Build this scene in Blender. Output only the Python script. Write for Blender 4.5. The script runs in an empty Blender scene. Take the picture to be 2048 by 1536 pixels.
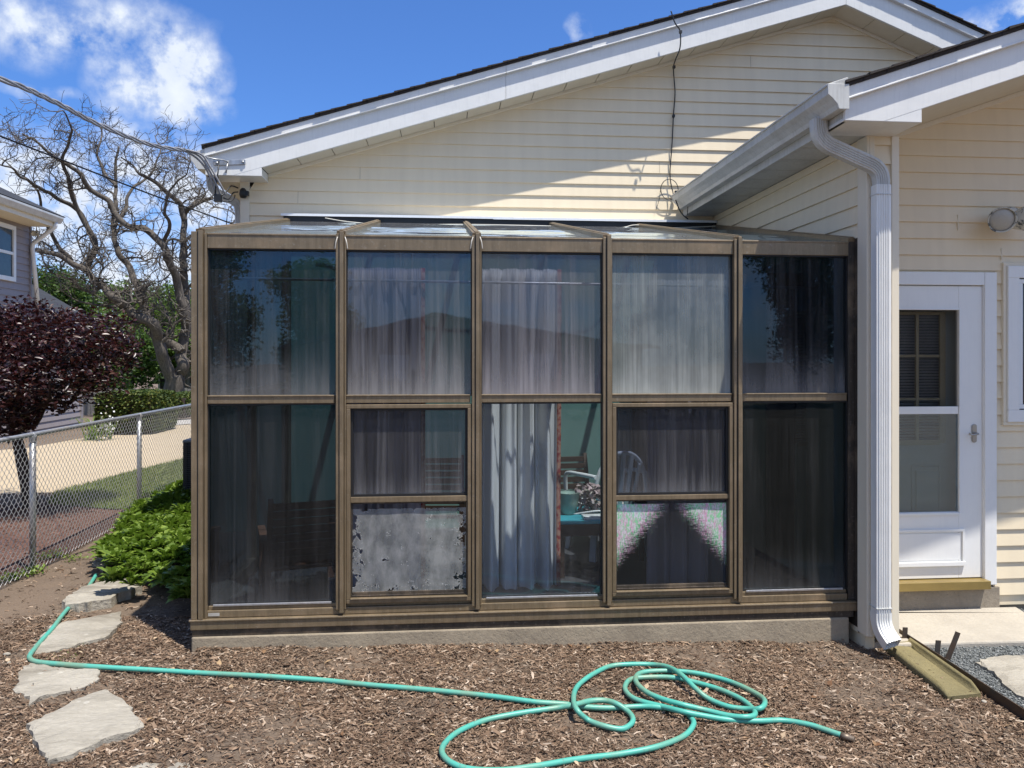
import bpy, bmesh, math, random
import numpy as np
from mathutils import Vector, Matrix, noise as mnoise
random.seed(7); rng = np.random.default_rng(11)
S = bpy.context.scene
COL = S.collection
R = math.radians
# ---------------------------------------------------------------- camera
FPX, CX, HY, YAW, CZ = 1540.0, 1024.0, 715.0, R(4.94), 1.75
ca, sa = math.cos(YAW), math.sin(YAW)
cam = bpy.data.cameras.new('camera'); camo = bpy.data.objects.new('camera', cam); COL.objects.link(camo)
camo.location = (0, 0, CZ); camo.rotation_euler = (R(90), 0, -YAW)
cam.sensor_width = 36; cam.lens = FPX/2048*36; cam.shift_y = -(768-HY)/2048
cam.clip_end = 3000; cam.clip_start = .05
S.camera = camo
S.render.resolution_x = 1024; S.render.resolution_y = 768
# ---------------------------------------------------------------- light
SUN = Vector((.25, -.28, 1)).normalized()
sl = bpy.data.lights.new('sun', 'SUN'); sl.energy = 4.6; sl.angle = R(.53); sl.color = (1, .955, .88)
so = bpy.data.objects.new('sun', sl); COL.objects.link(so)
so.rotation_euler = SUN.to_track_quat('Z', 'Y').to_euler()
so.location = (5, -6, 20)
S.view_settings.view_transform = 'Standard'; S.view_settings.look = 'None'
S.view_settings.exposure = 0.6; S.view_settings.gamma = 1
S.cycles.transparent_max_bounces = 24
S.cycles.max_bounces = 8
def ray(x, y):                       # direction through a photograph pixel
    l = (x-CX)/FPX; u = (HY-y)/FPX
    return Vector((l*ca+sa, -l*sa+ca, u))
w = bpy.data.worlds.new('World'); S.world = w; w.use_nodes = True
nt = w.node_tree; N = nt.nodes; L = nt.links
for n in list(N): N.remove(n)
def nn(t, **k):
    n = N.new(t)
    for a, b in k.items(): setattr(n, a, b)
    return n
sky = nn('ShaderNodeTexSky', sky_type='NISHITA', sun_disc=False)
sky.sun_elevation = math.asin(SUN.z); sky.sun_rotation = math.atan2(SUN.x, SUN.y)
sky.air_density = 1.0; sky.dust_density = .4; sky.ozone_density = 2.6
hs = nn('ShaderNodeMixRGB', blend_type='MULTIPLY'); hs.inputs[0].default_value = 1; hs.inputs[2].default_value = (.50, .78, 1.22, 1)
L.new(sky.outputs[0], hs.inputs[1])
tc = nn('ShaderNodeTexCoord')
def mth(op, a, b=None, c=None, clamp=False):
    n = nn('ShaderNodeMath', operation=op); n.use_clamp = clamp
    for i, v in enumerate((a, b, c)):
        if v is None: continue
        if isinstance(v, (int, float)): n.inputs[i].default_value = v
        else: L.new(v, n.inputs[i])
    return n.outputs[0]
warp = nn('ShaderNodeTexNoise'); warp.inputs['Scale'].default_value = 9; warp.inputs['Detail'].default_value = 6
L.new(tc.outputs['Generated'], warp.inputs['Vector'])
wv = nn('ShaderNodeVectorMath', operation='MULTIPLY_ADD'); L.new(warp.outputs['Color'], wv.inputs[0])
wv.inputs[1].default_value = (.10,)*3; L.new(tc.outputs['Generated'], wv.inputs[2])
tot = None
# cloud banks: pixel centre, radius in radians (x, vertical), weight
for (px, py, rx, rz, wt) in [(60, 40, .06, .03, .62), (150, 65, .06, .018, .72), (240, 30, .06, .02, .62), (330, 85, .035, .022, .72), (350, 140, .038, .032, .95), (300, 195, .05, .024, 1.0), (370, 205, .035, .022, 1.0), (235, 140, .03, .02, .6), (60, 185, .03, .008, .4),
                              (30, 290, .04, .02, .5), (80, 340, .05, .03, .7), (170, 400, .08, .05, .95), (290, 330, .06, .03, .95), (330, 400, .08, .05, .95), (420, 440, .08, .05, .8), (60, 480, .10, .05, .7), (2040, 25, .035, .02, .95), (1160, 70, .012, .010, .5),
                              (100, 600, .2, .06, .6), (230, 520, .12, .06, .7), (1975, 50, .03, .016, .7)]:
    d = ray(px, py).normalized(); d2 = d + Vector((.05,)*3)
    s = nn('ShaderNodeVectorMath', operation='SUBTRACT'); L.new(wv.outputs[0], s.inputs[0]); s.inputs[1].default_value = d2
    m = nn('ShaderNodeVectorMath', operation='MULTIPLY'); L.new(s.outputs[0], m.inputs[0]); m.inputs[1].default_value = (1/rx, 1/rx, 1/rz)
    ln = nn('ShaderNodeVectorMath', operation='LENGTH'); L.new(m.outputs[0], ln.inputs[0])
    g = mth('MULTIPLY', mth('SUBTRACT', 1.0, mth('MULTIPLY', ln.outputs['Value'], .62), clamp=True), wt*1.5)
    tot = g if tot is None else mth('MAXIMUM', tot, g)
# clouds over the rest of the dome (behind the viewer, reflected in the glass)
bn = nn('ShaderNodeTexNoise'); bn.inputs['Scale'].default_value = 2.2; bn.inputs['Detail'].default_value = 8; bn.inputs['Roughness'].default_value = .55
L.new(tc.outputs['Generated'], bn.inputs['Vector'])
sx = nn('ShaderNodeSeparateXYZ'); L.new(tc.outputs['Generated'], sx.inputs[0])
back = mth('MULTIPLY', mth('MULTIPLY_ADD', sx.outputs[1], -2.5, -.1, clamp=True), mth('MULTIPLY', mth('SUBTRACT', bn.outputs['Fac'], .40, clamp=True), 4.5))
tot = mth('MAXIMUM', tot, back)
fn = nn('ShaderNodeTexNoise'); fn.inputs['Scale'].default_value = 22; fn.inputs['Detail'].default_value = 9; fn.inputs['Roughness'].default_value = .6
L.new(tc.outputs['Generated'], fn.inputs['Vector'])
dens = mth('MULTIPLY', tot, mth('MULTIPLY_ADD', fn.outputs['Fac'], 4.2, -1.5, clamp=False))
dens = mth('MULTIPLY', dens, 1.25, clamp=True)
ccol = nn('ShaderNodeMixRGB'); L.new(fn.outputs['Fac'], ccol.inputs[0])
ccol.inputs[1].default_value = (3.2, 4.0, 5.6, 1); ccol.inputs[2].default_value = (7.0, 7.3, 7.7, 1)
mx = nn('ShaderNodeMixRGB'); L.new(dens, mx.inputs[0]); L.new(hs.outputs[0], mx.inputs[1]); L.new(ccol.outputs[0], mx.inputs[2])
bg = nn('ShaderNodeBackground'); bg.inputs['Strength'].default_value = .1
L.new(mx.outputs[0], bg.inputs[0]); wo = nn('ShaderNodeOutputWorld'); L.new(bg.outputs[0], wo.inputs[0])

# ---------------------------------------------------------------- helpers
def P(x, y, Y):                      # photograph pixel -> point on the wall plane at depth Y
    d = ray(x, y); t = Y/d.y
    return Vector((d.x*t, Y, CZ+d.z*t))
def PX(x, X, y=None):                # pixel column -> Y on the plane X=const
    d = ray(x, 0); return X*d.y/d.x
def gh(X, Y):                        # ground height
    xx = max(-3.4, min(4.0, X)); z = -.0216*(xx+.5)
    if Y > 22: z -= .07*min(Y-22, 22)
    if X > 2.6: z = -.065
    return z
def G(x, y, h=0.0):                  # photograph pixel -> point on the ground
    d = ray(x, y); z = 0
    for _ in range(12):
        t = (z+h-CZ)/d.z; z = gh(d.x*t, d.y*t)
    return Vector((d.x*t, d.y*t, z+h))
ORG = {}
def tag(o, label=None, cat=None, group=None, kind=None):
    if label: o['label'] = label
    if cat: o['category'] = cat
    if group: o['group'] = group
    if kind: o['kind'] = kind
    return o
def thing(name, label, cat, loc, group=None):
    o = bpy.data.objects.new(name, None); COL.objects.link(o); o.location = loc
    o.empty_display_size = .1
    ORG[o] = Vector(loc)
    return tag(o, label, cat, group)
class MB:
    def __init__(s): s.v = []; s.f = []; s.sm = []
    def add(s, vs, fs, smooth=False):
        b = len(s.v); s.v += [tuple(v) for v in vs]
        s.f += [tuple(i+b for i in f) for f in fs]; s.sm += [smooth]*len(fs); return s
    def box(s, x0, x1, y0, y1, z0, z1):
        return s.add([(x0,y0,z0),(x1,y0,z0),(x1,y1,z0),(x0,y1,z0),(x0,y0,z1),(x1,y0,z1),(x1,y1,z1),(x0,y1,z1)],
              [(3,2,1,0),(4,5,6,7),(0,1,5,4),(1,2,6,5),(2,3,7,6),(3,0,4,7)])
    def bar(s, a, b, w, h, up=(0,0,1)):  # rectangular bar from a to b
        a = Vector(a); b = Vector(b); d = (b-a).normalized(); up = Vector(up)
        r = d.cross(up).normalized(); u = r.cross(d)
        vs = [p + r*(i*w/2) + u*(j*h/2) for p in (a, b) for (i, j) in ((-1,-1),(1,-1),(1,1),(-1,1))]
        return s.add(vs, [(0,1,2,3),(7,6,5,4),(0,4,5,1),(1,5,6,2),(2,6,7,3),(3,7,4,0)])
    def prism(s, poly, ax, c0, c1):      # polygon extruded along axis ax; poly coords are the two other axes in order
        n = len(poly)
        def mk(p, c):
            return (c, p[0], p[1]) if ax == 0 else ((p[0], c, p[1]) if ax == 1 else (p[0], p[1], c))
        vs = [mk(p, c0) for p in poly] + [mk(p, c1) for p in poly]
        return s.add(vs, [tuple(range(n)), tuple(range(2*n-1, n-1, -1))] + [(i, i+n, (i+1) % n+n, (i+1) % n) for i in range(n)])
    def tube(s, pts, r, n=8, caps=True, flat=None):
        pts = [Vector(p) for p in pts]; m = len(pts)
        rs = r if isinstance(r, (list, tuple)) else [r]*m
        t0 = (pts[1]-pts[0]).normalized(); ref = Vector((0,0,1)) if abs(t0.z) < .9 else Vector((1,0,0))
        u = t0.cross(ref).normalized(); vs = []
        for i in range(m):
            t = (pts[min(i+1, m-1)]-pts[max(i-1, 0)])
            t = t.normalized() if t.length > 1e-9 else t0
            u = (u - t*u.dot(t)); u = u.normalized() if u.length > 1e-6 else t.orthogonal().normalized()
            v = t.cross(u)
            for k in range(n):
                a = 2*math.pi*k/n; vs.append(pts[i]+(u*math.cos(a)+v*math.sin(a))*rs[i])
        fs = [(i*n+k, i*n+(k+1) % n, (i+1)*n+(k+1) % n, (i+1)*n+k) for i in range(m-1) for k in range(n)]
        s.add(vs, fs, True)
        if caps:
            b = len(s.v)-len(vs)
            s.f += [tuple(b+k for k in range(n-1, -1, -1)), tuple(b+(m-1)*n+k for k in range(n))]; s.sm += [False, False]
        return s
    def lathe(s, c, prof, axis=(0,0,1), n=20):   # prof: (radius, along)
        c = Vector(c); a = Vector(axis).normalized(); u = a.orthogonal().normalized(); v = a.cross(u); vs = []
        for (r, h) in prof:
            for k in range(n):
                t = 2*math.pi*k/n; vs.append(c+a*h+(u*math.cos(t)+v*math.sin(t))*r)
        m = len(prof)
        fs = [(i*n+k, i*n+(k+1) % n, (i+1)*n+(k+1) % n, (i+1)*n+k) for i in range(m-1) for k in range(n)]
        return s.add(vs, fs, True)
    def build(s, name, mat, parent=None, bevel=0, loc=None, rawn=False):
        org = ORG[parent] if parent is not None else (Vector(loc) if loc is not None else Vector((0,0,0)))
        me = bpy.data.meshes.new(name)
        me.from_pydata([(v[0]-org.x, v[1]-org.y, v[2]-org.z) for v in s.v], [], s.f)
        me.polygons.foreach_set('use_smooth', s.sm); me.materials.append(mat)
        if not rawn:
            bm = bmesh.new(); bm.from_mesh(me); bmesh.ops.recalc_face_normals(bm, faces=bm.faces); bm.to_mesh(me); bm.free()
        me.update()
        o = bpy.data.objects.new(name, me); COL.objects.link(o); ORG[o] = org
        if parent is not None: o.parent = parent
        else: o.location = org
        if bevel:
            b = o.modifiers.new('bevel', 'BEVEL'); b.width = bevel; b.segments = 2; b.limit_method = 'ANGLE'; b.angle_limit = R(40)
            b.harden_normals = False
        return o
def spline(pts, n=8, closed=False):
    pts = [Vector(p) for p in pts]; out = []
    m = len(pts)
    for i in range(m-1):
        p0 = pts[max(i-1, 0)]; p1 = pts[i]; p2 = pts[i+1]; p3 = pts[min(i+2, m-1)]
        for k in range(n):
            t = k/n
            out.append(.5*((2*p1)+(p2-p0)*t+(2*p0-5*p1+4*p2-p3)*t*t+(3*p1-p0-3*p2+p3)*t**3))
    out.append(pts[-1]); return out
def np_mesh(name, V, F, mat, parent=None, smooth=False, loc=None):
    """fast mesh from numpy: V (n,3), F (m,k) all with k corners"""
    org = ORG[parent] if parent is not None else (Vector(loc) if loc is not None else Vector((0,0,0)))
    me = bpy.data.meshes.new(name); V = np.asarray(V, dtype=np.float64)-np.array(org)
    m, k = F.shape
    me.vertices.add(len(V)); me.vertices.foreach_set('co', V.astype(np.float32).ravel())
    me.loops.add(m*k); me.loops.foreach_set('vertex_index', F.astype(np.int32).ravel())
    me.polygons.add(m); me.polygons.foreach_set('loop_start', np.arange(0, m*k, k, dtype=np.int32))
    if smooth: me.polygons.foreach_set('use_smooth', np.ones(m, dtype=bool))
    me.update(calc_edges=True); me.validate(); me.materials.append(mat)
    o = bpy.data.objects.new(name, me); COL.objects.link(o); ORG[o] = org
    if parent is not None: o.parent = parent
    else: o.location = org
    return o
# ---------------------------------------------------------------- materials
class NT:
    def __init__(s, name):
        s.m = bpy.data.materials.new(name); s.m.use_nodes = True; s.t = s.m.node_tree; s.N = s.t.nodes; s.L = s.t.links
        for n in list(s.N): s.N.remove(n)
        s.out = s.N.new('ShaderNodeOutputMaterial'); s.tc = s.N.new('ShaderNodeTexCoord'); s.geo = s.N.new('ShaderNodeNewGeometry')
    def set(s, n, k, v):
        i = n.inputs[k]
        if hasattr(v, 'is_output') or isinstance(v, bpy.types.NodeSocket): s.L.new(v, i)
        else: i.default_value = (tuple(v)+(1,)) if (isinstance(v, (tuple, list)) and len(v) == 3 and i.type == 'RGBA') else v
    def node(s, t, ins=None, **k):
        n = s.N.new(t)
        for a, b in k.items(): setattr(n, a, b)
        for a, b in (ins or {}).items(): s.set(n, a, b)
        return n
    def pos(s, scale=(1,1,1), off=(0,0,0)):
        m = s.node('ShaderNodeMapping', {'Scale': scale, 'Location': off}); s.L.new(s.geo.outputs['Position'], m.inputs['Vector']); return m.outputs[0]
    def noise(s, vec, scale, detail=5, rough=.55, dist=0):
        return s.node('ShaderNodeTexNoise', {'Vector': vec, 'Scale': scale, 'Detail': detail, 'Roughness': rough, 'Distortion': dist}).outputs['Fac']
    def vor(s, vec, scale, feature='F1'):
        return s.node('ShaderNodeTexVoronoi', {'Vector': vec, 'Scale': scale}, feature=feature)
    def ramp(s, f, lo, hi, a=0., b=1.):
        n = s.node('ShaderNodeMapRange', {'Value': f, 'From Min': lo, 'From Max': hi, 'To Min': a, 'To Max': b}); return n.outputs[0]
    def mix(s, f, a, b, mode='MIX'):
        n = s.node('ShaderNodeMixRGB', {0: f, 1: a, 2: b}, blend_type=mode); return n.outputs[0]
    def math(s, op, a, b=0., clamp=False):
        n = s.node('ShaderNodeMath', {0: a, 1: b}, operation=op); n.use_clamp = clamp; return n.outputs[0]
    def bump(s, h, strength=.3, dist=.01):
        return s.node('ShaderNodeBump', {'Height': h, 'Strength': strength, 'Distance': dist}).outputs[0]
    def pbr(s, **k):
        n = s.node('ShaderNodeBsdfPrincipled')
        for a, b in k.items(): s.set(n, a.replace('_', ' '), b)
        s.L.new(n.outputs[0], s.out.inputs['Surface']); return n
def simple(name, c, c2=None, scale=8, rough=.6, metal=0, bumps=.15, bscale=60, bdist=.004, stretch=(1,1,1), spec=.5):
    t = NT(name); p = t.pos(stretch); f = t.ramp(t.noise(p, scale), .3, .7)
    c2 = c2 or tuple(x*.78 for x in c)
    kw = dict(Base_Color=t.mix(f, c2, c), Roughness=rough, Metallic=metal)
    n = t.pbr(**kw); t.set(n, 'Specular IOR Level', spec)
    if bumps: t.set(n, 'Normal', t.bump(t.noise(p, bscale, 4), bumps, bdist))
    return t.m
M = {}
def siding_mat(name, base, dirt):
    t = NT(name); p = t.pos((1,1,1)); ps = t.pos((7,7,.6))
    f = t.ramp(t.noise(ps, 1.6, 6), .35, .75); g = t.ramp(t.noise(p, 1.1, 3), .3, .7)
    c = t.mix(t.math('MULTIPLY', f, .30), base, dirt); c = t.mix(t.math('MULTIPLY', g, .12), c, tuple(x*.8 for x in base))
    grain = t.noise(t.pos((6,6,90)), 5, 4)
    t.pbr(Base_Color=c, Roughness=.55, Normal=t.bump(grain, .12, .002)); return t.m
M['siding'] = siding_mat('cream_vinyl_siding', (.80, .68, .48), (.60, .50, .35))
M['trim'] = siding_mat('cream_trim', (.76, .68, .53), (.6, .52, .4))
M['soffit'] = siding_mat('cream_soffit', (.66, .60, .48), (.5, .44, .34))
def white_mat(name, base=(.76, .755, .72), dirt=(.5, .5, .48), k=.25, rough=.35):
    t = NT(name); f = t.ramp(t.noise(t.pos((3,3,3)), 2.2, 7, .6), .45, .8); g = t.ramp(t.noise(t.pos((20,20,2)), 3, 5), .5, .8)
    c = t.mix(t.math('MULTIPLY', f, k), base, dirt); c = t.mix(t.math('MULTIPLY', g, k), c, dirt)
    t.pbr(Base_Color=c, Roughness=rough, Normal=t.bump(t.noise(t.pos(), 4, 3), .12, .02)); return t.m
M['white'] = white_mat('white_aluminium'); M['gutter'] = white_mat('gutter_shaded_white', (.55,.55,.52), (.26,.25,.22), .5)  # gutter's shade is put into its colour: greyer base, darker dirt
M['doorwhite'] = white_mat('door_white', (.78,.775,.75), (.6,.6,.6), .15, .3)
def shingle_mat(name, a, b):
    t = NT(name); p = t.pos((1,1,1))
    br = t.node('ShaderNodeTexBrick', {'Vector': t.node('ShaderNodeMapping', {'Vector': t.geo.outputs['Position'], 'Rotation': (0,0,R(90)), 'Scale': (1,1,1)}).outputs[0], 'Color1': a, 'Color2': b, 'Mortar': (.01,.01,.01), 'Scale': 1.0, 'Mortar Size': .006, 'Brick Width': .3, 'Row Height': .14})
    t.pbr(Base_Color=t.mix(t.noise(p, 250, 2), br.outputs['Color'], tuple(x*.5 for x in a)), Roughness=.9, Normal=t.bump(t.noise(p, 300, 2), .6, .004)); return t.m
M['shingle'] = shingle_mat('dark_shingles', (.045,.036,.032), (.07,.055,.045)); M['shingle_grey'] = shingle_mat('grey_shingles', (.035,.038,.045), (.05,.055,.062))
def bronze_mat(name, a, b, met=.35):
    t = NT(name); f = t.ramp(t.noise(t.pos((30,30,3)), 1.6, 6, .6), .35, .7); g = t.ramp(t.noise(t.pos((2,2,2)), 2.4, 7, .65), .5, .75)
    w_ = t.ramp(t.noise(t.pos((60,60,60)), 1, 3), .6, .8)
    c = t.mix(f, a, b); c = t.mix(t.math('MULTIPLY', g, .55), c, (.33,.24,.15)); c = t.mix(t.math('MULTIPLY', w_, .35), c, (.42,.39,.34))
    t.pbr(Base_Color=c, Roughness=t.ramp(g, 0, 1, .38, .6), Metallic=met, Normal=t.bump(t.noise(t.pos((1,1,1)), 14, 4), .1, .01)); return t.m
M['bronze'] = bronze_mat('weathered_bronze_aluminium', (.178,.134,.082), (.24,.182,.112))
M['bronzed'] = bronze_mat('dark_bronze_aluminium', (.05,.042,.034), (.085,.07,.055))
M['rubber'] = simple('black_gasket', (.012,.012,.013), rough=.5)
M['flash'] = white_mat('bright_flashing', (.78,.79,.8), (.5,.5,.5), .2, .3); M['alu'] = bronze_mat('bare_aluminium', (.42,.42,.43), (.55,.55,.56), .7)
def concrete(name, a, b, pits=True, streak=False):
    t = NT(name); p = t.pos(); f = t.ramp(t.noise(p, 3, 8, .65), .3, .7); s2 = t.noise(p, 40, 5, .7)
    c = t.mix(f, b, a); c = t.mix(t.ramp(s2, .3, .8, 0, .45), c, tuple(x*.6 for x in b))
    v = t.vor(p, 38).outputs['Distance']; pit = t.ramp(v, .03, .14)
    h = t.math('ADD', s2, t.math('MULTIPLY', pit, .5)) if pits else s2
    if pits: c = t.mix(t.ramp(pit, 0, 1, .65, 0), c, (.06,.055,.05))
    t.pbr(Base_Color=c, Roughness=.9, Normal=t.bump(h, .5, .01)); return t.m
M['found'] = concrete('old_concrete', (.42,.345,.24), (.27,.22,.155)); M['pad'] = concrete('pale_concrete_slab', (.47,.425,.35), (.38,.34,.28), False)
M['step'] = concrete('stained_concrete', (.34,.29,.22), (.22,.185,.14))
def stone_mat():
    t = NT('pale_limestone'); p = t.pos(); ps = t.pos((1,3.2,2))
    f = t.ramp(t.noise(ps, 2.6, 8, .62, .6), .32, .68); sp = t.ramp(t.noise(ps, 24, 7, .7), .35, .7); big = t.ramp(t.noise(p, 1.7, 3), .38, .62)
    lc = t.ramp(t.vor(p, 9).outputs['Distance'], .10, .16, .6, 0)
    c = t.mix(f, (.19,.165,.125), (.43,.39,.315)); c = t.mix(t.math('MULTIPLY', big, .6), c, (.50,.46,.38)); c = t.mix(t.math('MULTIPLY', sp, .4), c, (.16,.14,.11)); c = t.mix(t.math('MULTIPLY', lc, t.ramp(t.noise(p, 3.3, 2), .5, .6), True), c, (.52,.49,.42))
    t.pbr(Base_Color=c, Roughness=.92, Normal=t.bump(t.math('ADD', t.noise(ps, 9, 8, .65), t.math('MULTIPLY', sp, .3)), .7, .02)); return t.m
M['stone'] = stone_mat()
# soil / mulch ground
def ground_mat():
    t = NT('mulch_soil'); p = t.pos(); f = t.ramp(t.noise(p, 1.5, 6), .35, .65); n2 = t.noise(p, 60, 6, .75); n3 = t.noise(t.pos((1,1.6,1)), 130, 4, .7)
    c = t.mix(f, (.10,.068,.045), (.16,.112,.075)); c = t.mix(t.ramp(n2, .42, .72), c, (.20,.15,.105)); c = t.mix(t.ramp(n3, .55, .8), c, (.30,.245,.19))
    # bare trodden soil to the left of the stepping stones, tan in its middle
    sx = t.node('ShaderNodeSeparateXYZ', {0: t.geo.outputs['Position']})
    d = t.math('ADD', sx.outputs[0], t.math('MULTIPLY', sx.outputs[1], .22)); d = t.math('ADD', d, t.math('MULTIPLY', t.noise(p, 2.5, 4), .35))
    band = t.math('MULTIPLY', t.ramp(d, -1.42, -1.3, 1, 0), t.ramp(d, -2.0, -1.65))
    soil = t.mix(t.noise(p, 7, 8, .7), (.11,.075,.05), (.25,.18,.12))
    c = t.mix(t.math('MULTIPLY', band, .45), c, soil)
    h = t.math('ADD', n2, t.math('MULTIPLY', n3, .6))
    t.pbr(Base_Color=c, Roughness=.95, Normal=t.bump(h, .9, .012)); return t.m
M['ground'] = ground_mat()
def island_mat(name, cols, rough=.8, spec=.3, transl=0., noise_amt=.25, nscale=30, back=None):
    t = NT(name); r = t.geo.outputs['Random Per Island']
    cr = t.node('ShaderNodeValToRGB', {0: r}); e = cr.color_ramp.elements
    while len(e) < len(cols): e.new(.5)
    for i, (pp, c) in enumerate(cols): e[i].position = pp; e[i].color = tuple(c)+(1,)
    c = t.mix(t.math('MULTIPLY', t.ramp(t.noise(t.pos(), nscale, 3), .3, .7), noise_amt), cr.outputs[0], (.01,.01,.01))
    if name == 'mulch_chips': c = t.mix(t.ramp(t.noise(t.pos(), 2.3, 6, .65), .40, .66, .42, 0), c, (.07,.043,.028))
    n = t.pbr(Base_Color=c, Roughness=rough); t.set(n, 'Specular IOR Level', spec)
    if transl:
        tr = t.node('ShaderNodeBsdfTranslucent', {'Color': t.mix(.5, c, back or c)}); ms = t.node('ShaderNodeMixShader', {0: transl})
        t.L.new(n.outputs[0], ms.inputs[1]); t.L.new(tr.outputs[0], ms.inputs[2]); t.L.new(ms.outputs[0], t.out.inputs['Surface'])
    return t.m
M['chips'] = island_mat('mulch_chips', [(0,(.07,.043,.028)),(.3,(.17,.108,.068)),(.62,(.28,.188,.122)),(.87,(.42,.30,.205)),(1,(.68,.55,.42))], .9, .2)
M['redchips'] = island_mat('red_mulch_chips', [(0,(.05,.022,.015)),(.5,(.13,.06,.04)),(.9,(.22,.12,.085)),(1,(.32,.2,.15))], .9, .2)
M['plum'] = island_mat('plum_leaves', [(0,(.010,.005,.006)),(.5,(.028,.010,.011)),(.85,(.065,.018,.016)),(1,(.11,.06,.04))], .36, .5, .15, .2, 30, (.16,.02,.02))
M['pachy'] = island_mat('pachysandra_leaves', [(0,(.07,.115,.014)),(.5,(.13,.20,.025)),(1,(.23,.31,.05))], .4, .45, .25, .15, 30, (.22,.40,.03))
M['leafA'] = island_mat('tree_leaves', [(0,(.04,.08,.015)),(.5,(.11,.19,.035)),(1,(.22,.30,.07))], .5, .3, .38, .2, 10, (.2,.32,.04))
M['leafB'] = island_mat('dark_tree_leaves', [(0,(.02,.05,.012)),(.5,(.055,.11,.024)),(1,(.12,.19,.045))], .5, .3, .35, .2, 10, (.12,.2,.03))
M['hedge'] = island_mat('hedge_leaves', [(0,(.02,.045,.008)),(.6,(.06,.10,.015)),(1,(.16,.17,.03))], .6, .3, .2, .2)
M['grassb'] = island_mat('grass_blades', [(0,(.10,.14,.03)),(.6,(.19,.25,.06)),(.9,(.32,.35,.12)),(1,(.48,.43,.22))], .7, .3, .3, .1, 30, (.25,.35,.06))
def bark_mat(name, a, b):
    t = NT(name); n = t.noise(t.pos((1,1,.35)), 14, 7, .7)
    t.pbr(Base_Color=t.mix(t.ramp(n, .3, .7), a, b), Roughness=.95, Normal=t.bump(n, .8, .03)); return t.m
M['bark'] = bark_mat('weathered_grey_bark', (.045,.037,.030), (.145,.125,.102)); M['barkd'] = bark_mat('dark_bark', (.02,.014,.012), (.06,.04,.033))
M['wire'] = simple('zinc_wire', (.62,.61,.58), (.45,.44,.42), 30, .5, .2, 0); M['galv'] = bronze_mat('galvanised_steel', (.30,.31,.32), (.46,.47,.48), .6)
M['drive'] = concrete('tan_concrete_drive', (.50,.405,.275), (.45,.36,.24), False)
M['walk'] = concrete('pale_sidewalk', (.5,.47,.42), (.42,.39,.34), False)
def lawn_mat():
    t = NT('lawn'); p = t.pos(); c = t.mix(t.ramp(t.noise(p, 3, 7, .7), .35, .7), (.13,.18,.045), (.30,.29,.12))
    t.pbr(Base_Color=t.mix(t.noise(p, 60, 4), c, (.05,.08,.02)), Roughness=.95, Normal=t.bump(t.noise(p, 80, 4), 1, .03)); return t.m
M['lawn'] = lawn_mat()
M['redmulch'] = simple('red_mulch', (.16,.08,.055), (.07,.035,.025), 30, .95, 0, .9, 70, .02)
M['gravel'] = island_mat('blue_grey_gravel', [(0,(.06,.065,.065)),(.5,(.17,.18,.175)),(.9,(.30,.31,.30)),(1,(.42,.41,.38))], .85)
M['gravelbase'] = simple('gravel_bed', (.16,.17,.165), (.07,.075,.075), 90, .95, 0, .9, 120, .01)
M['steel'] = simple('dark_steel', (.06,.058,.055), (.10,.06,.035), 12, .6, .5)
M['greysiding'] = siding_mat('mauve_grey_siding', (.29,.255,.25), (.2,.18,.19))
M['black'] = simple('black_plastic', (.014,.014,.015), rough=.45)
M['steelbrush'] = simple('satin_nickel', (.42,.40,.37), rough=.3, metal=.9, bumps=0)
M['gold'] = simple('gold_anodised_sill', (.36,.26,.09), (.28,.2,.07), 6, .4, .5)
M['splash'] = concrete('ochre_concrete_block', (.25,.21,.10), (.15,.125,.06), False)
def hose_mat():
    t = NT('green_hose_rubber'); p = t.pos(); d = t.ramp(t.noise(p, 3.2, 5, .6), .46, .66)
    c = t.mix(t.math('MULTIPLY', d, .7), (.075,.37,.29), (.21,.26,.16)); c = t.mix(t.ramp(t.noise(p, 60, 4), .6, .75, 0, .5), c, (.14,.12,.08))
    t.pbr(Base_Color=c, Roughness=.42, Normal=t.bump(t.noise(p, 200, 2), .15, .002)); return t.m
M['hose'] = hose_mat()
M['teal'] = simple('teal_painted_wall', (.17,.31,.27), (.13,.25,.23), 1.5, .7, 0, .1, 10, .01)
M['darkwood'] = simple('dark_stained_wood', (.07,.04,.025), (.035,.02,.014), 5, .5, 0, .3, 20, .006, (1,1,8))
M['redwood'] = simple('weathered_redwood', (.40,.17,.09), (.22,.10,.06), 5, .55, 0, .3, 20, .006, (1,1,8))
M['plastic'] = simple('white_resin', (.72,.73,.72), rough=.4, bumps=.05)
M['tealtop'] = simple('teal_tabletop', (.05,.36,.42), (.04,.28,.34), 5, .35)
M['vase'] = simple('pale_green_glaze', (.30,.42,.36), rough=.3)
def cloth_mat(name, a, tr=.35):
    t = NT(name); p = t.pos(); wv_ = t.noise(t.pos((1,1,.3)), 5, 4)
    d = t.node('ShaderNodeBsdfDiffuse', {'Color': t.mix(wv_, tuple(x*.9 for x in a), a), 'Normal': t.bump(t.noise(p, 260, 2), .2, .002)})
    q = t.node('ShaderNodeBsdfTranslucent', {'Color': a}); m = t.node('ShaderNodeMixShader', {0: tr})
    t.L.new(d.outputs[0], m.inputs[1]); t.L.new(q.outputs[0], m.inputs[2]); t.L.new(m.outputs[0], t.out.inputs['Surface']); return t.m
M['cloth'] = cloth_mat('white_curtain_lining', (.86,.86,.86), .3); M['clothg'] = cloth_mat('grey_curtain', (.44,.42,.47))
def trim_mat():
    t = NT('floral_curtain_border'); p = t.pos((1,1,1)); v = t.vor(p, 45); n = t.noise(p, 30, 4)
    c = t.mix(t.ramp(n, .42, .55), (.24,.025,.03), (.40,.22,.17)); c = t.mix(t.ramp(v.outputs['Distance'], .15, .25, .8, 0), c, (.6,.22,.04))
    t.pbr(Base_Color=c, Roughness=.9); return t.m
M['floral'] = trim_mat()
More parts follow.
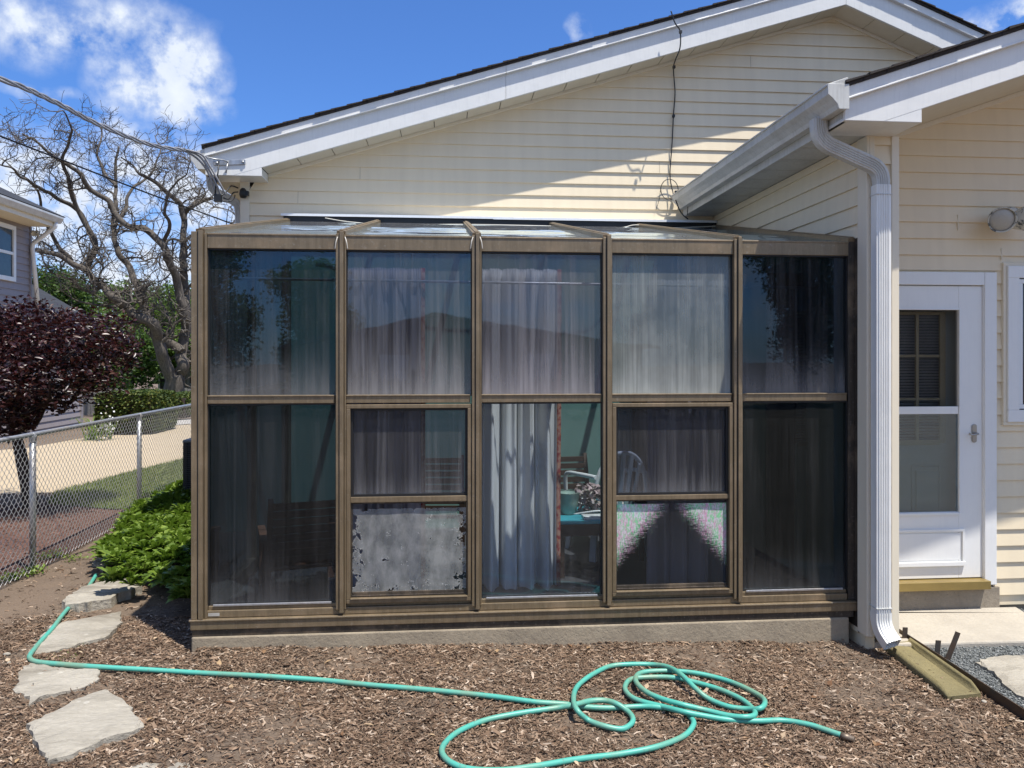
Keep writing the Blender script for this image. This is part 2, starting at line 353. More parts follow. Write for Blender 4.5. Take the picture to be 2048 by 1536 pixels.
def glass(name, tint=(.5,.55,.6), refl=.09, film=.05, streak=.25, bottom=.3, seed=0., dcol=(.52,.50,.49), z0=1.53, wave=.25, zh=.35, patch=0.):
    """old glazing: tinted transparent, a mirror reflection, and a mineral film in vertical runs that gathers above the rail at z0"""
    t = NT(name); off = (seed*3.7, 0, seed*1.3)
    fine = t.noise(t.pos((95,10,1.2), off), 1, 4, .6); runs = t.noise(t.pos((17,6,.55), off), 1, 5, .65, .9); blot = t.noise(t.pos((2.4,2,1.7), off), 1, 4, .6)
    spots = t.ramp(t.vor(t.pos((1,1,.8), off), 85).outputs['Distance'], .08, .2, 1, 0)
    s = t.math('MULTIPLY', t.ramp(fine, .42, .72), .35); s = t.math('ADD', s, t.math('MULTIPLY', t.ramp(runs, .45, .72), .8))
    s = t.math('MULTIPLY', s, t.ramp(blot, .3, .7, .35, 1.25)); s = t.math('ADD', s, t.math('MULTIPLY', spots, t.math('MULTIPLY', t.ramp(blot, .5, .68), .35)))
    s = t.math('MULTIPLY', s, streak); s = t.math('ADD', s, film)
    if patch: s = t.math('ADD', s, t.math('MULTIPLY', t.ramp(blot, .40, .62), patch))
    sx = t.node('ShaderNodeSeparateXYZ', {0: t.geo.outputs['Position']})
    gz = t.math('ADD', t.math('SUBTRACT', sx.outputs[2], z0), t.math('MULTIPLY', t.math('SUBTRACT', runs, .5), -.35))
    g = t.math('POWER', t.ramp(gz, 0, zh, 1, 0), 2.0); s = t.math('ADD', s, t.math('MULTIPLY', g, bottom), True)
    dif = t.node('ShaderNodeBsdfDiffuse', {'Color': dcol, 'Roughness': .3}); tr = t.node('ShaderNodeBsdfTransparent', {'Color': tint})
    nrm = t.bump(t.noise(t.pos((1,1,1), off), 1.6, 2), wave, .02)
    gl = t.node('ShaderNodeBsdfGlossy', {'Roughness': .015, 'Color': (.72,.87,1.0), 'Normal': nrm})
    fr = t.node('ShaderNodeFresnel', {'IOR': 1.45}); ff = t.math('ADD', t.math('MULTIPLY', fr.outputs[0], 1.0), refl-.034, True)
    m1 = t.node('ShaderNodeMixShader', {0: ff}); t.L.new(tr.outputs[0], m1.inputs[1]); t.L.new(gl.outputs[0], m1.inputs[2])
    m2 = t.node('ShaderNodeMixShader', {0: s}); t.L.new(m1.outputs[0], m2.inputs[1]); t.L.new(dif.outputs[0], m2.inputs[2]); t.L.new(m2.outputs[0], t.out.inputs['Surface'])
    return t.m
# ================================================================ SETTING: ground
Yf, Yb, Yr, Yd, Ys, Yw = 4.70, 7.30, 7.03, 5.19, 4.55, 4.25
def axis_coords(lo, hi, step, far_lo, far_hi, g=1.35):
    a = list(np.arange(lo, hi+1e-6, step)); s = step; x = hi
    while x < far_hi: s *= g; x += s; a.append(min(x, far_hi))
    s = step; x = lo
    while x > far_lo: s *= g; x -= s; a.insert(0, max(x, far_lo))
    return np.array(a)
gx = axis_coords(-3.6, 5.0, .045, -500, 500); gy = axis_coords(1.6, 9.0, .045, -200, 900)
def fbm(x, y, seed):
    v = 0
    for i, (f, a) in enumerate([(1.3, .5), (3.1, .3), (7.7, .15), (17, .1)]):
        v += a*mnoise.noise(Vector((x*f+seed, y*f-seed, i*3.1)))
    return v
def disp(x, y):
    m = min(1, max(0, (x+3.4)/.3))*min(1, max(0, (9-y)/.5))*min(1, max(0, (y-1.4)/.5))*min(1, max(0, (2.58-x)/.2))
    return fbm(x, y, 5)*.035*m if m > 0 else 0
def edge_x(y):                       # steel edging: the bed ends here, gravel and slab lie to its right
    a = G(1800, 1277); b = G(2048, 1442)
    return a.x+(b.x-a.x)*(y-a.y)/(b.y-a.y)
def gtop(x, y):
    b = max(0, 1-abs(y-4.72)/.32)*(1 if -1.45 < x < 2.5 else 0)
    return gh(x, y)+disp(x, y)+b*(.030+.03*mnoise.noise(Vector((x*2.1, 0, 3)))) if b else gh(x, y)+disp(x, y)
VV = []; nx, ny = len(gx), len(gy)
for y in gy:
    for x in gx:
        VV.append((x, y, gtop(x, y)))
ii = np.arange(nx-1)[None, :]+np.arange(ny-1)[:, None]*nx
FF = np.stack([ii, ii+1, ii+1+nx, ii+nx], -1).reshape(-1, 4)
o = np_mesh('ground', np.array(VV), FF, M['ground'], smooth=True); tag(o, kind='structure')
def sheet(name, pix, mat, h, loc=None, pts=None, kind='structure', z=None):
    ps = pts or [G(x, y) for x, y in pix]
    m = MB(); n = len(ps); zz = [(p[2] if z is None else z)+h for p in ps]
    m.add([(p[0], p[1], q) for p, q in zip(ps, zz)], [tuple(range(n))])
    ob = m.build(name, mat); tag(ob, kind=kind); return ob
gl = gh(-5, 10)
drive = [(-700, 1010), (110, 986), (200, 962), (250, 948), (387, 914), (620, 850), (620, 812), (387, 843), (250, 862), (180, 874), (60, 896), (-700, 960)]
sheet('driveway', drive, M['drive'], .008)
lawn = [(96, 1009), (110, 987), (200, 963), (250, 949), (387, 915), (560, 868), (560, 905), (387, 985), (340, 1010), (277, 1017), (228, 1020)]
sheet('lawn', lawn, M['lawn'], .012)
sheet('far_lawn', [(290, 842), (387, 830), (900, 800), (900, 770), (200, 780), (200, 843)], M['lawn'], .012)
sheet('front_walk', [(330, 853), (387, 849), (600, 822), (600, 815), (387, 840), (300, 846)], M['walk'], .022)
sheet('red_mulch_bed', [(-600, 1150), (-250, 1200), (0, 1160), (60, 1150), (100, 1127), (283, 1030), (335, 1010), (277, 1018), (228, 1021), (96, 1010), (-20, 1012), (-600, 1020)], M['redmulch'], .006)
# slab, gravel, flagstone at the right
padz = -.05
m = MB()
c = [G(1796, 1222), G(2031, 1220), G(2052, 1236), G(2062, 1293), G(1800, 1297)]
c = [(P(1560, 1222, Yd).x, Yd-.02), (P(2028, 1222, Yd).x, Yd-.02), (c[2].x, c[2].y), (c[3].x, c[3].y), (c[4].x-.06, c[3].y+.02), (2.62, Ys+.04), (2.62, Yd-.02)]
m.prism(c, 2, -.14, -.028); ob = m.build('concrete_pad', M['pad'], bevel=.012); tag(ob, kind='structure')
gb = [G(1800, 1280), G(2048, 1442), G(2400, 1675), G(2700, 1500), G(2700, 1230), G(2020, 1215)]
sheet('gravel_bed', None, M['gravelbase'], .004, pts=[(p.x+.012, p.y, -.065) for p in gb])
# gravel pebbles
def in_poly(x, y, poly):
    ins = np.zeros(len(x), bool); j = len(poly)-1
    for i in range(len(poly)):
        xi, yi = poly[i][0], poly[i][1]; xj, yj = poly[j][0], poly[j][1]
        if abs(yj-yi) > 1e-9: ins ^= ((yi > y) != (yj > y)) & (x < (xj-xi)*(y-yi)/(yj-yi)+xi)
        j = i
    return ins
def hedra(cx, cy, cz, sx, sy, sz, rot):
    base = np.array([(1,0,0),(0,1,0),(-1,0,0),(0,-1,0),(0,0,1),(0,0,-1)], float); n = len(cx)
    b = base[None]*(1+rng.uniform(-.25, .25, (n, 6, 3)))
    V = b*np.stack([sx, sy, sz], -1)[:, None, :]; cr, sr = np.cos(rot)[:, None], np.sin(rot)[:, None]
    X = V[..., 0]*cr-V[..., 1]*sr+cx[:, None]; Y = V[..., 0]*sr+V[..., 1]*cr+cy[:, None]; Z = V[..., 2]+cz[:, None]
    F = np.array([(0,1,4),(1,2,4),(2,3,4),(3,0,4),(1,0,5),(2,1,5),(3,2,5),(0,3,5)])
    return np.stack([X, Y, Z], -1).reshape(-1, 3), (F[None]+np.arange(n)[:, None, None]*6).reshape(-1, 3)
n = 26000; x = rng.uniform(2.3, 4.6, n); y = rng.uniform(3.0, 5.2, n); k = in_poly(x, y, [(p.x+.02, p.y) for p in gb]) & ~in_poly(x, y, c); x, y = x[k], y[k]; n = len(x); s = rng.uniform(.004, .010, n)
V, F = hedra(x, y, np.full(n, -.058), s, s*.8, s*.6, rng.uniform(0, 6.3, n)); ob = np_mesh('gravel', V, F, M['gravel']); tag(ob, kind='stuff')
# ---- wood chips
def strips(cx, cy, cz, L_, W_, rot, tilt, roll, bend, th):
    """curved slivers: 2 segments, a little thickness"""
    n = len(cx); ts = np.array([-.5, 0, .5]); V = np.zeros((n, 6, 3))
    for i, t in enumerate(ts):
        wv_ = W_*(1 if i == 1 else rng.uniform(.35, .9, n))
        for j, s in enumerate((-.5, .5)):
            V[:, i*2+j, 0] = t*L_; V[:, i*2+j, 1] = s*wv_+bend*L_*(t*t)*2; V[:, i*2+j, 2] = np.where(i == 1, th, 0)
    # roll, tilt, yaw
    cr, sr = np.cos(roll)[:, None], np.sin(roll)[:, None]; y_ = V[..., 1]*cr-V[..., 2]*sr; z_ = V[..., 1]*sr+V[..., 2]*cr
    ct, st = np.cos(tilt)[:, None], np.sin(tilt)[:, None]; x_ = V[..., 0]*ct-z_*st; z2 = V[..., 0]*st+z_*ct
    cy_, sy_ = np.cos(rot)[:, None], np.sin(rot)[:, None]; X = x_*cy_-y_*sy_; Y = x_*sy_+y_*cy_
    P_ = np.stack([X+cx[:, None], Y+cy[:, None], z2+cz[:, None]], -1).reshape(-1, 3)
    F = np.array([(0, 2, 3, 1), (2, 4, 5, 3)]); F = (F[None]+np.arange(n)[:, None, None]*6).reshape(-1, 4); return P_, F
def chips(n, x0, x1, y0, y1, keep, size=1.):
    x = rng.uniform(x0, x1, n); y = rng.uniform(y0, y1, n); k = keep(x, y); x, y = x[k], y[k]; n = len(x)
    z = np.array([gtop(a, b) for a, b in zip(x, y)])+rng.uniform(.0, .011, n)
    L_ = rng.gamma(2.6, .0060, n)*size+.006; W_ = np.minimum(L_, .04)*rng.uniform(.10, .32, n)
    big = rng.random(n) < .012; L_[big] *= 2.0; W_[big] *= 1.6
    return strips(x, y, z, L_, W_, rng.normal(.0, .9, n)+np.where(rng.random(n) < .25, rng.uniform(0, 3.1, n), 0), rng.normal(0, .22, n), rng.normal(0, .5, n), rng.normal(0, .3, n), rng.uniform(0, .006, n))
EXCL = [([(p.x, p.y) for p in (G(a, b) for a, b in q)], kp) for q, kp in (
 ([(60,1311),(101,1251),(153,1244),(242,1227),(238,1251),(210,1281),(160,1291)], .14), ([(46,1341),(141,1334),(200,1349),(199,1364),(57,1416),(27,1385)], .14), ([(52,1459),(210,1389),(288,1467),(191,1503),(95,1538)], .05),
 ([(128,1226),(162,1190),(284,1177),(262,1200),(222,1217)], .03), ([(262,1534),(350,1522),(400,1570),(250,1560)], .3), ([(1756,1292),(1816,1284),(1966,1397),(1895,1404)], .10))]
ex0 = G(1800, 1277); 
def keep_main(x, y):
    inbed = x < np.array([edge_x(b) for b in y])-.015
    d = x+y*.22; path = (d < -1.35+.2*np.sin(y*5)) & (x > -3.3)
    dn = np.array([mnoise.noise(Vector((a*1.9, b*1.9, 1)))+.5*mnoise.noise(Vector((a*6, b*6, 4))) for a, b in zip(x, y)]); dn = np.clip(.85+dn*1.3, .25, 1)
    p = dn*np.where(path, .75, 1.)*np.where(y > 6, .7, 1)
    for q_, kp in EXCL:
        inside = in_poly(x, y, q_); inbed &= ~(inside & (rng.random(len(x)) > kp))
    return inbed & (rng.random(len(x)) < p) & ~((y > 4.68) & (x > -1.47)) & ~((x < -3.25))
V1, F1 = chips(290000, -3.4, 3.6, 2.7, 5.3, keep_main); V2, F2 = chips(9000, -3.3, -1.4, 5.3, 9, keep_main, 1.2)
ob = np_mesh('mulch_chips', np.concatenate([V1, V2]), np.concatenate([F1, F2+len(V1)]), M['chips']); tag(ob, kind='stuff')
rb = [G(*p) for p in [(-200, 1190), (0, 1160), (100, 1127), (283, 1030), (335, 1010), (277, 1019), (228, 1022), (96, 1012), (-200, 1012)]]
V3, F3 = chips(15000, -7, -3.0, 5, 9.5, lambda x, y: in_poly(x, y, [(p.x, p.y) for p in rb]), 1.5)
ob = np_mesh('red_mulch_chips', V3, F3, M['redchips']); tag(ob, kind='stuff')
# grass blades on the lawn
def grass(name, poly, n, h, w_):
    xs = [p.x for p in poly]; ys = [p.y for p in poly]; x = rng.uniform(min(xs), max(xs), n); y = rng.uniform(min(ys), max(ys), n)
    k = in_poly(x, y, [(p.x, p.y) for p in poly]); x, y = x[k], y[k]; n = len(x); z = np.array([gh(a, b) for a, b in zip(x, y)])+.008
    a = rng.uniform(0, 6.28, n); hh = h*rng.uniform(.5, 1.2, n); lx = rng.normal(0, .4, n)*hh; ly = rng.normal(0, .4, n)*hh
    V = np.stack([np.stack([x-np.cos(a)*w_, y-np.sin(a)*w_, z], -1), np.stack([x+np.cos(a)*w_, y+np.sin(a)*w_, z], -1), np.stack([x+lx, y+ly, z+hh], -1)], 1).reshape(-1, 3)
    ob = np_mesh(name, V, np.arange(3*n).reshape(-1, 3), M['grassb']); tag(ob, kind='stuff')
grass('grass', [G(*p) for p in lawn], 60000, .05, .006)
# ---- stepping stones
def stone(pix, label, h=.045, mat='stone', lift=.012, name='stepping_stone', group='flat stones of the path', seed=0, cat='stepping stone'):
    rs = random.Random(seed); ps = [G(x, y, 0) for x, y in pix]; c0 = sum(ps, Vector())/len(ps); z0 = max(gtop(p.x, p.y) for p in ps)*.5+gtop(c0.x, c0.y)*.5
    out = []
    for i, p in enumerate(ps):
        q = ps[(i+1) % len(ps)]; d = q-p; L_ = d.length; k = max(2, int(L_/.028)); nrm = Vector((-d.y, d.x, 0)).normalized()
        for j in range(k):
            t = j/k; a = p+d*t; out.append(a+nrm*(rs.uniform(-1, 1)*.011+.022*mnoise.noise(a*9)) if j else a)
    bm = bmesh.new(); top = z0+lift; n_ = len(out)
    tv = [bm.verts.new((p.x, p.y, top)) for p in out]; iv = []
    for p in out:
        d = (Vector((c0.x, c0.y, 0))-Vector((p.x, p.y, 0))); d.normalize(); iv.append(None)
    f = bm.faces.new(tv); bmesh.ops.triangulate(bm, faces=[f])
    bmesh.ops.subdivide_edges(bm, edges=[e for e in bm.edges if not e.is_boundary and e.calc_length() > .09], cuts=5, use_grid_fill=True)
    bmesh.ops.triangulate(bm, faces=bm.faces[:])
    bnd = [v for v in bm.verts if v.is_boundary]
    for v in bm.verts:
        v.co.z += .014*mnoise.noise(v.co*4.5)+.008*mnoise.noise(v.co*15)+.004*mnoise.noise(v.co*40)-(.006 if v in bnd else 0)
    ex = bmesh.ops.extrude_edge_only(bm, edges=[e for e in bm.edges if e.is_boundary]); 
    for e in ex['geom']:
        if isinstance(e, bmesh.types.BMVert):
            e.co.z = z0+lift-h+rs.uniform(-.004, .004); e.co.x += rs.uniform(-.006, .006); e.co.y += rs.uniform(-.006, .006)
    bmesh.ops.recalc_face_normals(bm, faces=bm.faces)
    base = Vector((c0.x, c0.y, z0))
    for v in bm.verts: v.co -= base
    me = bpy.data.meshes.new(name); bm.to_mesh(me); bm.free(); me.materials.append(M[mat])
    if sum(p.normal.z for p in me.polygons) < 0: me.flip_normals()
    o = bpy.data.objects.new(name, me); COL.objects.link(o); o.location = base; ORG[o] = base
    return tag(o, label, cat, group)
stone([(128,1217),(145,1202),(162,1190),(229,1175),(280,1177),(284,1187),(262,1200),(237,1206),(222,1217),(175,1226),(130,1226)], 'flat grey stepping stone with a thick front edge, next to the green ground cover', .09, lift=.06, seed=1)
stone([(62,1311),(72,1290),(101,1251),(120,1247),(153,1244),(242,1227),(240,1251),(226,1268),(210,1281),(160,1291),(100,1306)], 'long grey stepping stone lying inside the bend of the green hose', .05, lift=.015, seed=2)
stone([(46,1341),(61,1333),(141,1334),(200,1349),(199,1364),(175,1376),(153,1384),(96,1398),(57,1416),(50,1393),(27,1385)], 'pale stepping stone just below the straight run of green hose', .05, lift=.02, seed=3)
stone([(52,1459),(90,1440),(168,1404),(190,1394),(210,1389),(244,1408),(262,1432),(288,1467),(267,1477),(191,1503),(95,1538),(76,1499)], 'biggest pale stepping stone, nearest to the viewer', .055, lift=.03, seed=4)
stone([(262,1534),(300,1527),(350,1522),(385,1536),(400,1570),(320,1590),(250,1560)], 'stepping stone mostly buried in mulch at the bottom edge', .05, lift=.006, seed=5)
stone([(184,1132),(198,1125),(226,1121),(222,1133),(205,1144)], 'small stepping stone half under the ground cover, beside the hose end', .05, lift=.03, seed=6)
stone([(192,1117),(214,1103),(240,1092),(256,1096),(240,1112),(222,1119)], 'farthest small stepping stone beside the chain link fence side of the ground cover', .05, lift=.035, seed=7)
stone([(1950,1331),(1975,1323),(2004,1316),(2080,1316),(2110,1390),(2048,1402),(2020,1384),(1995,1360)], 'tan flagstone set in the blue grey gravel', .05, lift=.03, seed=8, group=None, name='flagstone', cat='flagstone')
for i, (x, y, r_, lb) in enumerate([(14, 1311, 8, 'tan pebble lying alone on bare soil at the left edge'), (123, 1243, 6, 'small yellowish pebble between two stepping stones'), (18, 1331, 6, 'flat pebble on soil near the hose corner'), (1968, 1407, 9, 'lump of pale broken concrete at the end of the splash block')]):
    g = G(x, y); r = r_/1540*g.y; V, F = hedra(np.array([0.]), np.array([0.]), np.array([r*.3]), np.array([r*1.5]), np.array([r]), np.array([r*.75]), np.array([.4*i]))
    ob = np_mesh('pebble' if i < 3 else 'concrete_lump', V, F, M['pad'] if i == 3 else M['stone'], smooth=False); ob.location = (g.x, g.y, gtop(g.x, g.y)+.004)
    sd = ob.modifiers.new('round', 'SUBSURF'); sd.levels = sd.render_levels = 2; tag(ob, lb, 'stone')
# ================================================================ HOUSE
def siding(mb, plane, lo, hi, z0, z1, axis='y', sign=-1, exp=.117, out=.014, zstart=None):
    """lapped courses on a plane; lo/hi give the horizontal limits at a height"""
    k0 = math.floor((z0-(zstart or 0))/exp); z = (zstart or 0)+k0*exp
    while z < z1:
        a, b = max(z, z0), min(z+exp, z1)
        l0, h0, l1, h1 = lo(a), hi(a), lo(b), hi(b)
        if h0-l0 > .01 and b-a > 1e-4:
            if h1 < l1: l1 = h1 = (l1+h1)/2
            fo = lambda zz: out*(1-(zz-z)/exp)+.001
            def q(u, zz, o_): return (u, plane+sign*o_, zz) if axis == 'y' else (plane+sign*o_, u, zz)
            oa, ob_ = fo(a), fo(b)
            mb.add([q(l0, a, oa), q(h0, a, oa), q(h1, b, ob_), q(l1, b, ob_), q(l0, a, 0), q(h0, a, 0)], [(0,1,2,3), (0,4,5,1)])
        z += exp
zt = lambda x: CZ+1.869+.307*(x+2.12)              # main roof, top of shingles at the rake
XA = 3.80; 
def mz(x, d):                                     # main roof line at x, d below the shingle top
    return (zt(x) if x <= XA else zt(XA)-.40*(x-XA))-d
house = thing('house', 'cream sided single-storey house with white fascia and dark roof behind the sunroom', 'house', (2.0, 7.3, 0))
FB = .325
# gable wall
inv = lambda z: (z+FB-CZ-1.869)/.307-2.12
invr = lambda z: XA+(zt(XA)-FB-z)/.40
wall = MB(); siding(wall, Yb, lambda z: max(-1.80, inv(z)), lambda z: min(9, invr(z)), 0, mz(XA, FB), zstart=.02)
wall.box(-1.86, 9, Yb, Yb+.15, -.3, 3.2)
ex = [(-1.86, 3.2), (9, 3.2), (9, mz(9, FB) if mz(9, FB) > 3.2 else 3.2), (XA, mz(XA, FB)), (-1.2, mz(-1.2, FB)+.0)]
wall.add([(-1.86, Yb+.01, 3.2), (8, Yb+.01, 3.2), (XA, Yb+.01, mz(XA, FB))], [(0,1,2)])
for y_ in (Yb+.15, 15): pass
gw = wall.build('gable_wall', M['siding'], house, rawn=False)
for (px, k) in ((596, 1), (1318, 4), (910, 7), (1160, 11), (1500, 13), (720, 3), (1240, 17), (1640, 20)):
    zk = .02+.117*(26+k); xk_ = P(px, 400, Yb).x
    if zk+.117 < mz(xk_, FB)-.02 and zk > 3.1:
        m = MB(); m.add([(xk_, Yb-.0165, zk+.001), (xk_+.003, Yb-.0165, zk+.001), (xk_+.003, Yb-.0035, zk+.116), (xk_, Yb-.0035, zk+.116)], [(0,1,2,3)]); m.build('siding_seam', simple('seam_line_%d' % k, (.38,.31,.21), bumps=0), house, rawn=True)
m = MB(); m.box(-1.88, -1.80, Yb-.02, Yb, -.1, 3.40); m.box(-1.885, -1.88, Yb-.02, Yb+.10, -.1, 3.40); m.build('corner_trim', M['trim'], house, bevel=.004)
m = MB(); siding(m, -1.86, lambda z: Yb+.1, lambda z: 15, 0, 3.3, axis='x'); m.box(-1.85, -1.7, Yb+.16, 15, -.2, 3.35); m.build('side_wall', M['siding'], house)
# roof sheet + ragged shingle edge
m = MB(); XR = 9.0
for (xa, xb) in ((-2.14, XA), (XA, XR)):
    m.add([(xa, 6.99, mz(xa, 0)), (xb, 6.99, mz(xb, 0)), (xb, 15, mz(xb, 0)), (xa, 15, mz(xa, 0)), (xa, 6.99, mz(xa, .022)), (xb, 6.99, mz(xb, .022)), (xb, 15, mz(xb, .022)), (xa, 15, mz(xa, .022))],
          [(0,1,2,3), (7,6,5,4), (0,4,5,1), (3,2,6,7), (0,3,7,4), (1,5,6,2)])
def shingle_edge(m, xa, xb, zf, y0, step=.14):
    x = xa; s = 1 if xb > xa else -1; rr = random.Random(3)
    while (x-xb)*s < 0:
        x2 = x+s*step*1.05; t1, t2 = .004, .013; yy = y0-rr.uniform(.0, .016)
        lowx, hix = (x, x2)
        zl, zh = zf(lowx), zf(hix)
        m.prism([(lowx, zl-.002), (hix, zh-.002), (hix, zh+t1), (lowx, zl+t2)], 1, yy, yy+.10)
        x += s*step
shingle_edge(m, -2.14, XA, lambda x: mz(x, 0), 6.985); shingle_edge(m, XR, XA, lambda x: mz(x, 0), 6.985)
roof = m.build('roof', M['shingle'], house)
zbx = CZ+1.617
def strip_xz(m, xs, d0, d1, y0, y1, f, zmin=None):
    top = [(x, f(x, d0)) for x in xs]; bot = [(x, max(f(x, d1), zmin) if zmin else f(x, d1)) for x in xs]
    m.prism(top+bot[::-1], 1, y0, y1)
xk = -2.12+(zbx+FB-CZ-1.869)/.307
# rake boards (joints along the metal), drip trim proud of the board
for (xs) in ([-2.12, xk, .55], [.552, 2.2, XA], [XA+.002, XR]):
    m = MB(); strip_xz(m, xs, .085, FB, Yr, Yr+.025, mz, zbx if xs[0] < 0 else None); m.build('rake_fascia', M['white'], house, bevel=.003)
    m = MB(); strip_xz(m, xs, .023, .085, Yr-.028, Yr+.01, mz); strip_xz(m, xs, .085, .097, Yr-.034, Yr+.01, mz); m.build('rake_trim', M['white'], house, bevel=.003)
m = MB(); m.box(-2.12, -1.633, Yr+.025, Yb-.002, zbx, zbx+.02); m.prism([(xk, zbx), (-1.633, zbx), (-1.633, mz(-1.633, FB)+.01), (xk, zbx+.012)], 1, Yr+.001, Yr+.024); m.box(-1.653, -1.633, Yr+.025, Yb-.02, zbx+.02, mz(-1.64, FB)); m.build('eave_return', M['white'], house, bevel=.003)
m = MB()
for (x0, x1) in ((-1.63, XA), (XA, XR)):
    x = x0
    while x < x1:
        x2 = min(x+.298, x1); za, zb = mz(x, FB), mz(x2, FB)
        m.add([(x, Yr+.025, za), (x2, Yr+.025, zb), (x2, Yb, zb), (x, Yb, za), (x, Yr+.025, za+.02), (x2, Yr+.025, zb+.02), (x2, Yb, zb+.02), (x, Yb, za+.02)], [(3,2,1,0), (0,1,5,4), (1,2,6,5), (2,3,7,6), (3,0,4,7), (4,5,6,7)])
        x = x2+.008
m.add([(-2.1, Yr+.03, mz(-2.1, .26)), (XA, Yr+.03, mz(XA, .26)), (XA, Yb, mz(XA, .26)), (-2.1, Yb, mz(-2.1, .26))], [(0,1,2,3)])
m.build('rake_soffit', M['soffit'], house)
m = MB(); strip_xz(m, [-1.63, XA], FB, FB+.03, Yb-.03, Yb-.005, mz); strip_xz(m, [XA, XR], FB, FB+.03, Yb-.03, Yb-.005, mz); m.build('wall_moulding', M['trim'], house, bevel=.004)
# left eave: gutter, soffit, downspout
m = MB(); m.prism([(-2.12, CZ+1.80), (-2.12, CZ+1.66), (-2.18, CZ+1.66), (-2.205, CZ+1.70), (-2.235, CZ+1.74), (-2.24, CZ+1.80)], 1, Yr-.03, 15)
m.prism([(-2.12, CZ+1.80), (-2.24, CZ+1.80), (-2.235, CZ+1.808), (-2.12, CZ+1.84)], 1, Yr-.03, Yr-.005); m.build('eave_gutter', M['gutter'], house, bevel=.003)
m = MB(); m.box(-2.12, -2.10, Yr+.026, 15, CZ+1.617, CZ+1.85); m.box(-2.10, -1.86, Yb+.002, 15, CZ+1.617, CZ+1.637); m.build('eave_soffit', M['soffit'], house)
def sweep(m, prof, path, u0, caps=True):
    path = [Vector(p) for p in path]; n = len(prof); u = Vector(u0); vs = []; k = len(path)
    for i in range(k):
        t = (path[min(i+1, k-1)]-path[max(i-1, 0)]).normalized(); u = (u-t*u.dot(t)).normalized(); v = u.cross(t)
        vs += [path[i]+u*a+v*b for a, b in prof]
    fs = [(i*n+j, i*n+(j+1) % n, (i+1)*n+(j+1) % n, (i+1)*n+j) for i in range(k-1) for j in range(n)]
    if caps: fs += [tuple(range(n)), tuple(range((k-1)*n, k*n))[::-1]]
    m.add(vs, fs); return m
def dsprof(w_, d_, ribs=5):                        # ribbed rectangular tube, ribs on the front (-v) and back
    p = []
    for sgn in (-1, 1):
        xs = np.linspace(-w_*.40, w_*.40, ribs*4+1)*(-sgn)*-1
        row = [(sgn*-w_/2*-1*1.0 if False else (-w_/2 if sgn < 0 else w_/2), sgn*d_/2*.92)]
        for i, x in enumerate(xs): row.append((float(x) if sgn < 0 else float(-x)*-1*-1, sgn*(d_/2+(.0045 if i % 4 in (1, 2) else -.0015))))
        row.append(((w_/2 if sgn < 0 else -w_/2), sgn*d_/2*.92))
        p += row
    return p
def dsprofile(w_, d_, ribs=5):
    xs = np.linspace(-w_*.40, w_*.40, ribs*4+1); p = [(-w_/2, -d_/2*.9)]
    p += [(float(x), -(d_/2+(.0045 if i % 4 in (1, 2) else -.0015))) for i, x in enumerate(xs)]
    p += [(w_/2, -d_/2*.9), (w_/2, d_/2*.9)]
    p += [(float(x), (d_/2+(.0045 if i % 4 in (1, 2) else -.0015))) for i, x in list(enumerate(xs))[::-1]]
    return p+[(-w_/2, d_/2*.9)]
def elbow_path(pts, r=.09, n=7):
    pts = [Vector(p) for p in pts]; out = [pts[0]]
    for i in range(1, len(pts)-1):
        a = (pts[i-1]-pts[i]).normalized(); b = (pts[i+1]-pts[i]).normalized(); p0 = pts[i]+a*r; p2 = pts[i]+b*r
        for k in range(n+1):
            t = k/n; out.append(p0*(1-t)**2+pts[i]*2*t*(1-t)+p2*t*t)
    out.append(pts[-1]); return out
m = MB(); YD = Yb+.10
a0 = P(421, 345, YD); a1 = P(424, 380, YD); a2 = P(478, 408, YD+.05); a3 = P(480, 447, YD+.05); a3b = a3.copy(); a3b.z = .05
sweep(m, dsprofile(.075, .06, 4), elbow_path([a0, a1, a2, a3, a3b], .06), (1,0,0)); m.build('eave_downspout', M['gutter'], house)
# ---- wing
XW = 2.60
wz = lambda x, d: CZ+1.584+.343*(x-2.32)-d
WB = .290; wzb = CZ+1.365
m = MB(); m.add([(2.27, 4.21, wz(2.27, 0)), (8, 4.21, wz(8, 0)), (8, Yb, wz(8, 0)), (2.27, Yb, wz(2.27, 0)), (2.27, 4.21, wz(2.27, .022)), (8, 4.21, wz(8, .022)), (8, Yb, wz(8, .022)), (2.27, Yb, wz(2.27, .022))], [(0,1,2,3), (7,6,5,4), (0,4,5,1), (0,3,7,4), (1,5,6,2), (3,2,6,7)])
shingle_edge(m, 2.27, 8, lambda x: wz(x, 0), 4.20); m.build('wing_roof', M['shingle'], house)
xk2 = 2.32+(wzb+WB-CZ-1.584)/.343
for xs in ([2.29, xk2, 8],):
    m = MB(); strip_xz(m, xs, .085, WB, Yw, Yw+.025, wz, wzb); m.build('wing_fascia', M['white'], house, bevel=.003)
    m = MB(); strip_xz(m, xs, .023, .085, Yw-.028, Yw+.01, wz); strip_xz(m, xs, .085, .097, Yw-.034, Yw+.01, wz); m.build('wing_rake_trim', M['white'], house, bevel=.003)
m = MB(); m.box(2.29, 2.757, Yw+.026, Ys, wzb, wzb+.02); m.prism([(xk2, wzb), (2.757, wzb), (2.757, wz(2.757, WB)+.01), (xk2, wzb+.01)], 1, Yw+.001, Yw+.024); m.box(2.737, 2.757, Yw+.026, Ys, wzb+.02, wz(2.75, WB)); m.build('wing_return', M['white'], house, bevel=.003)
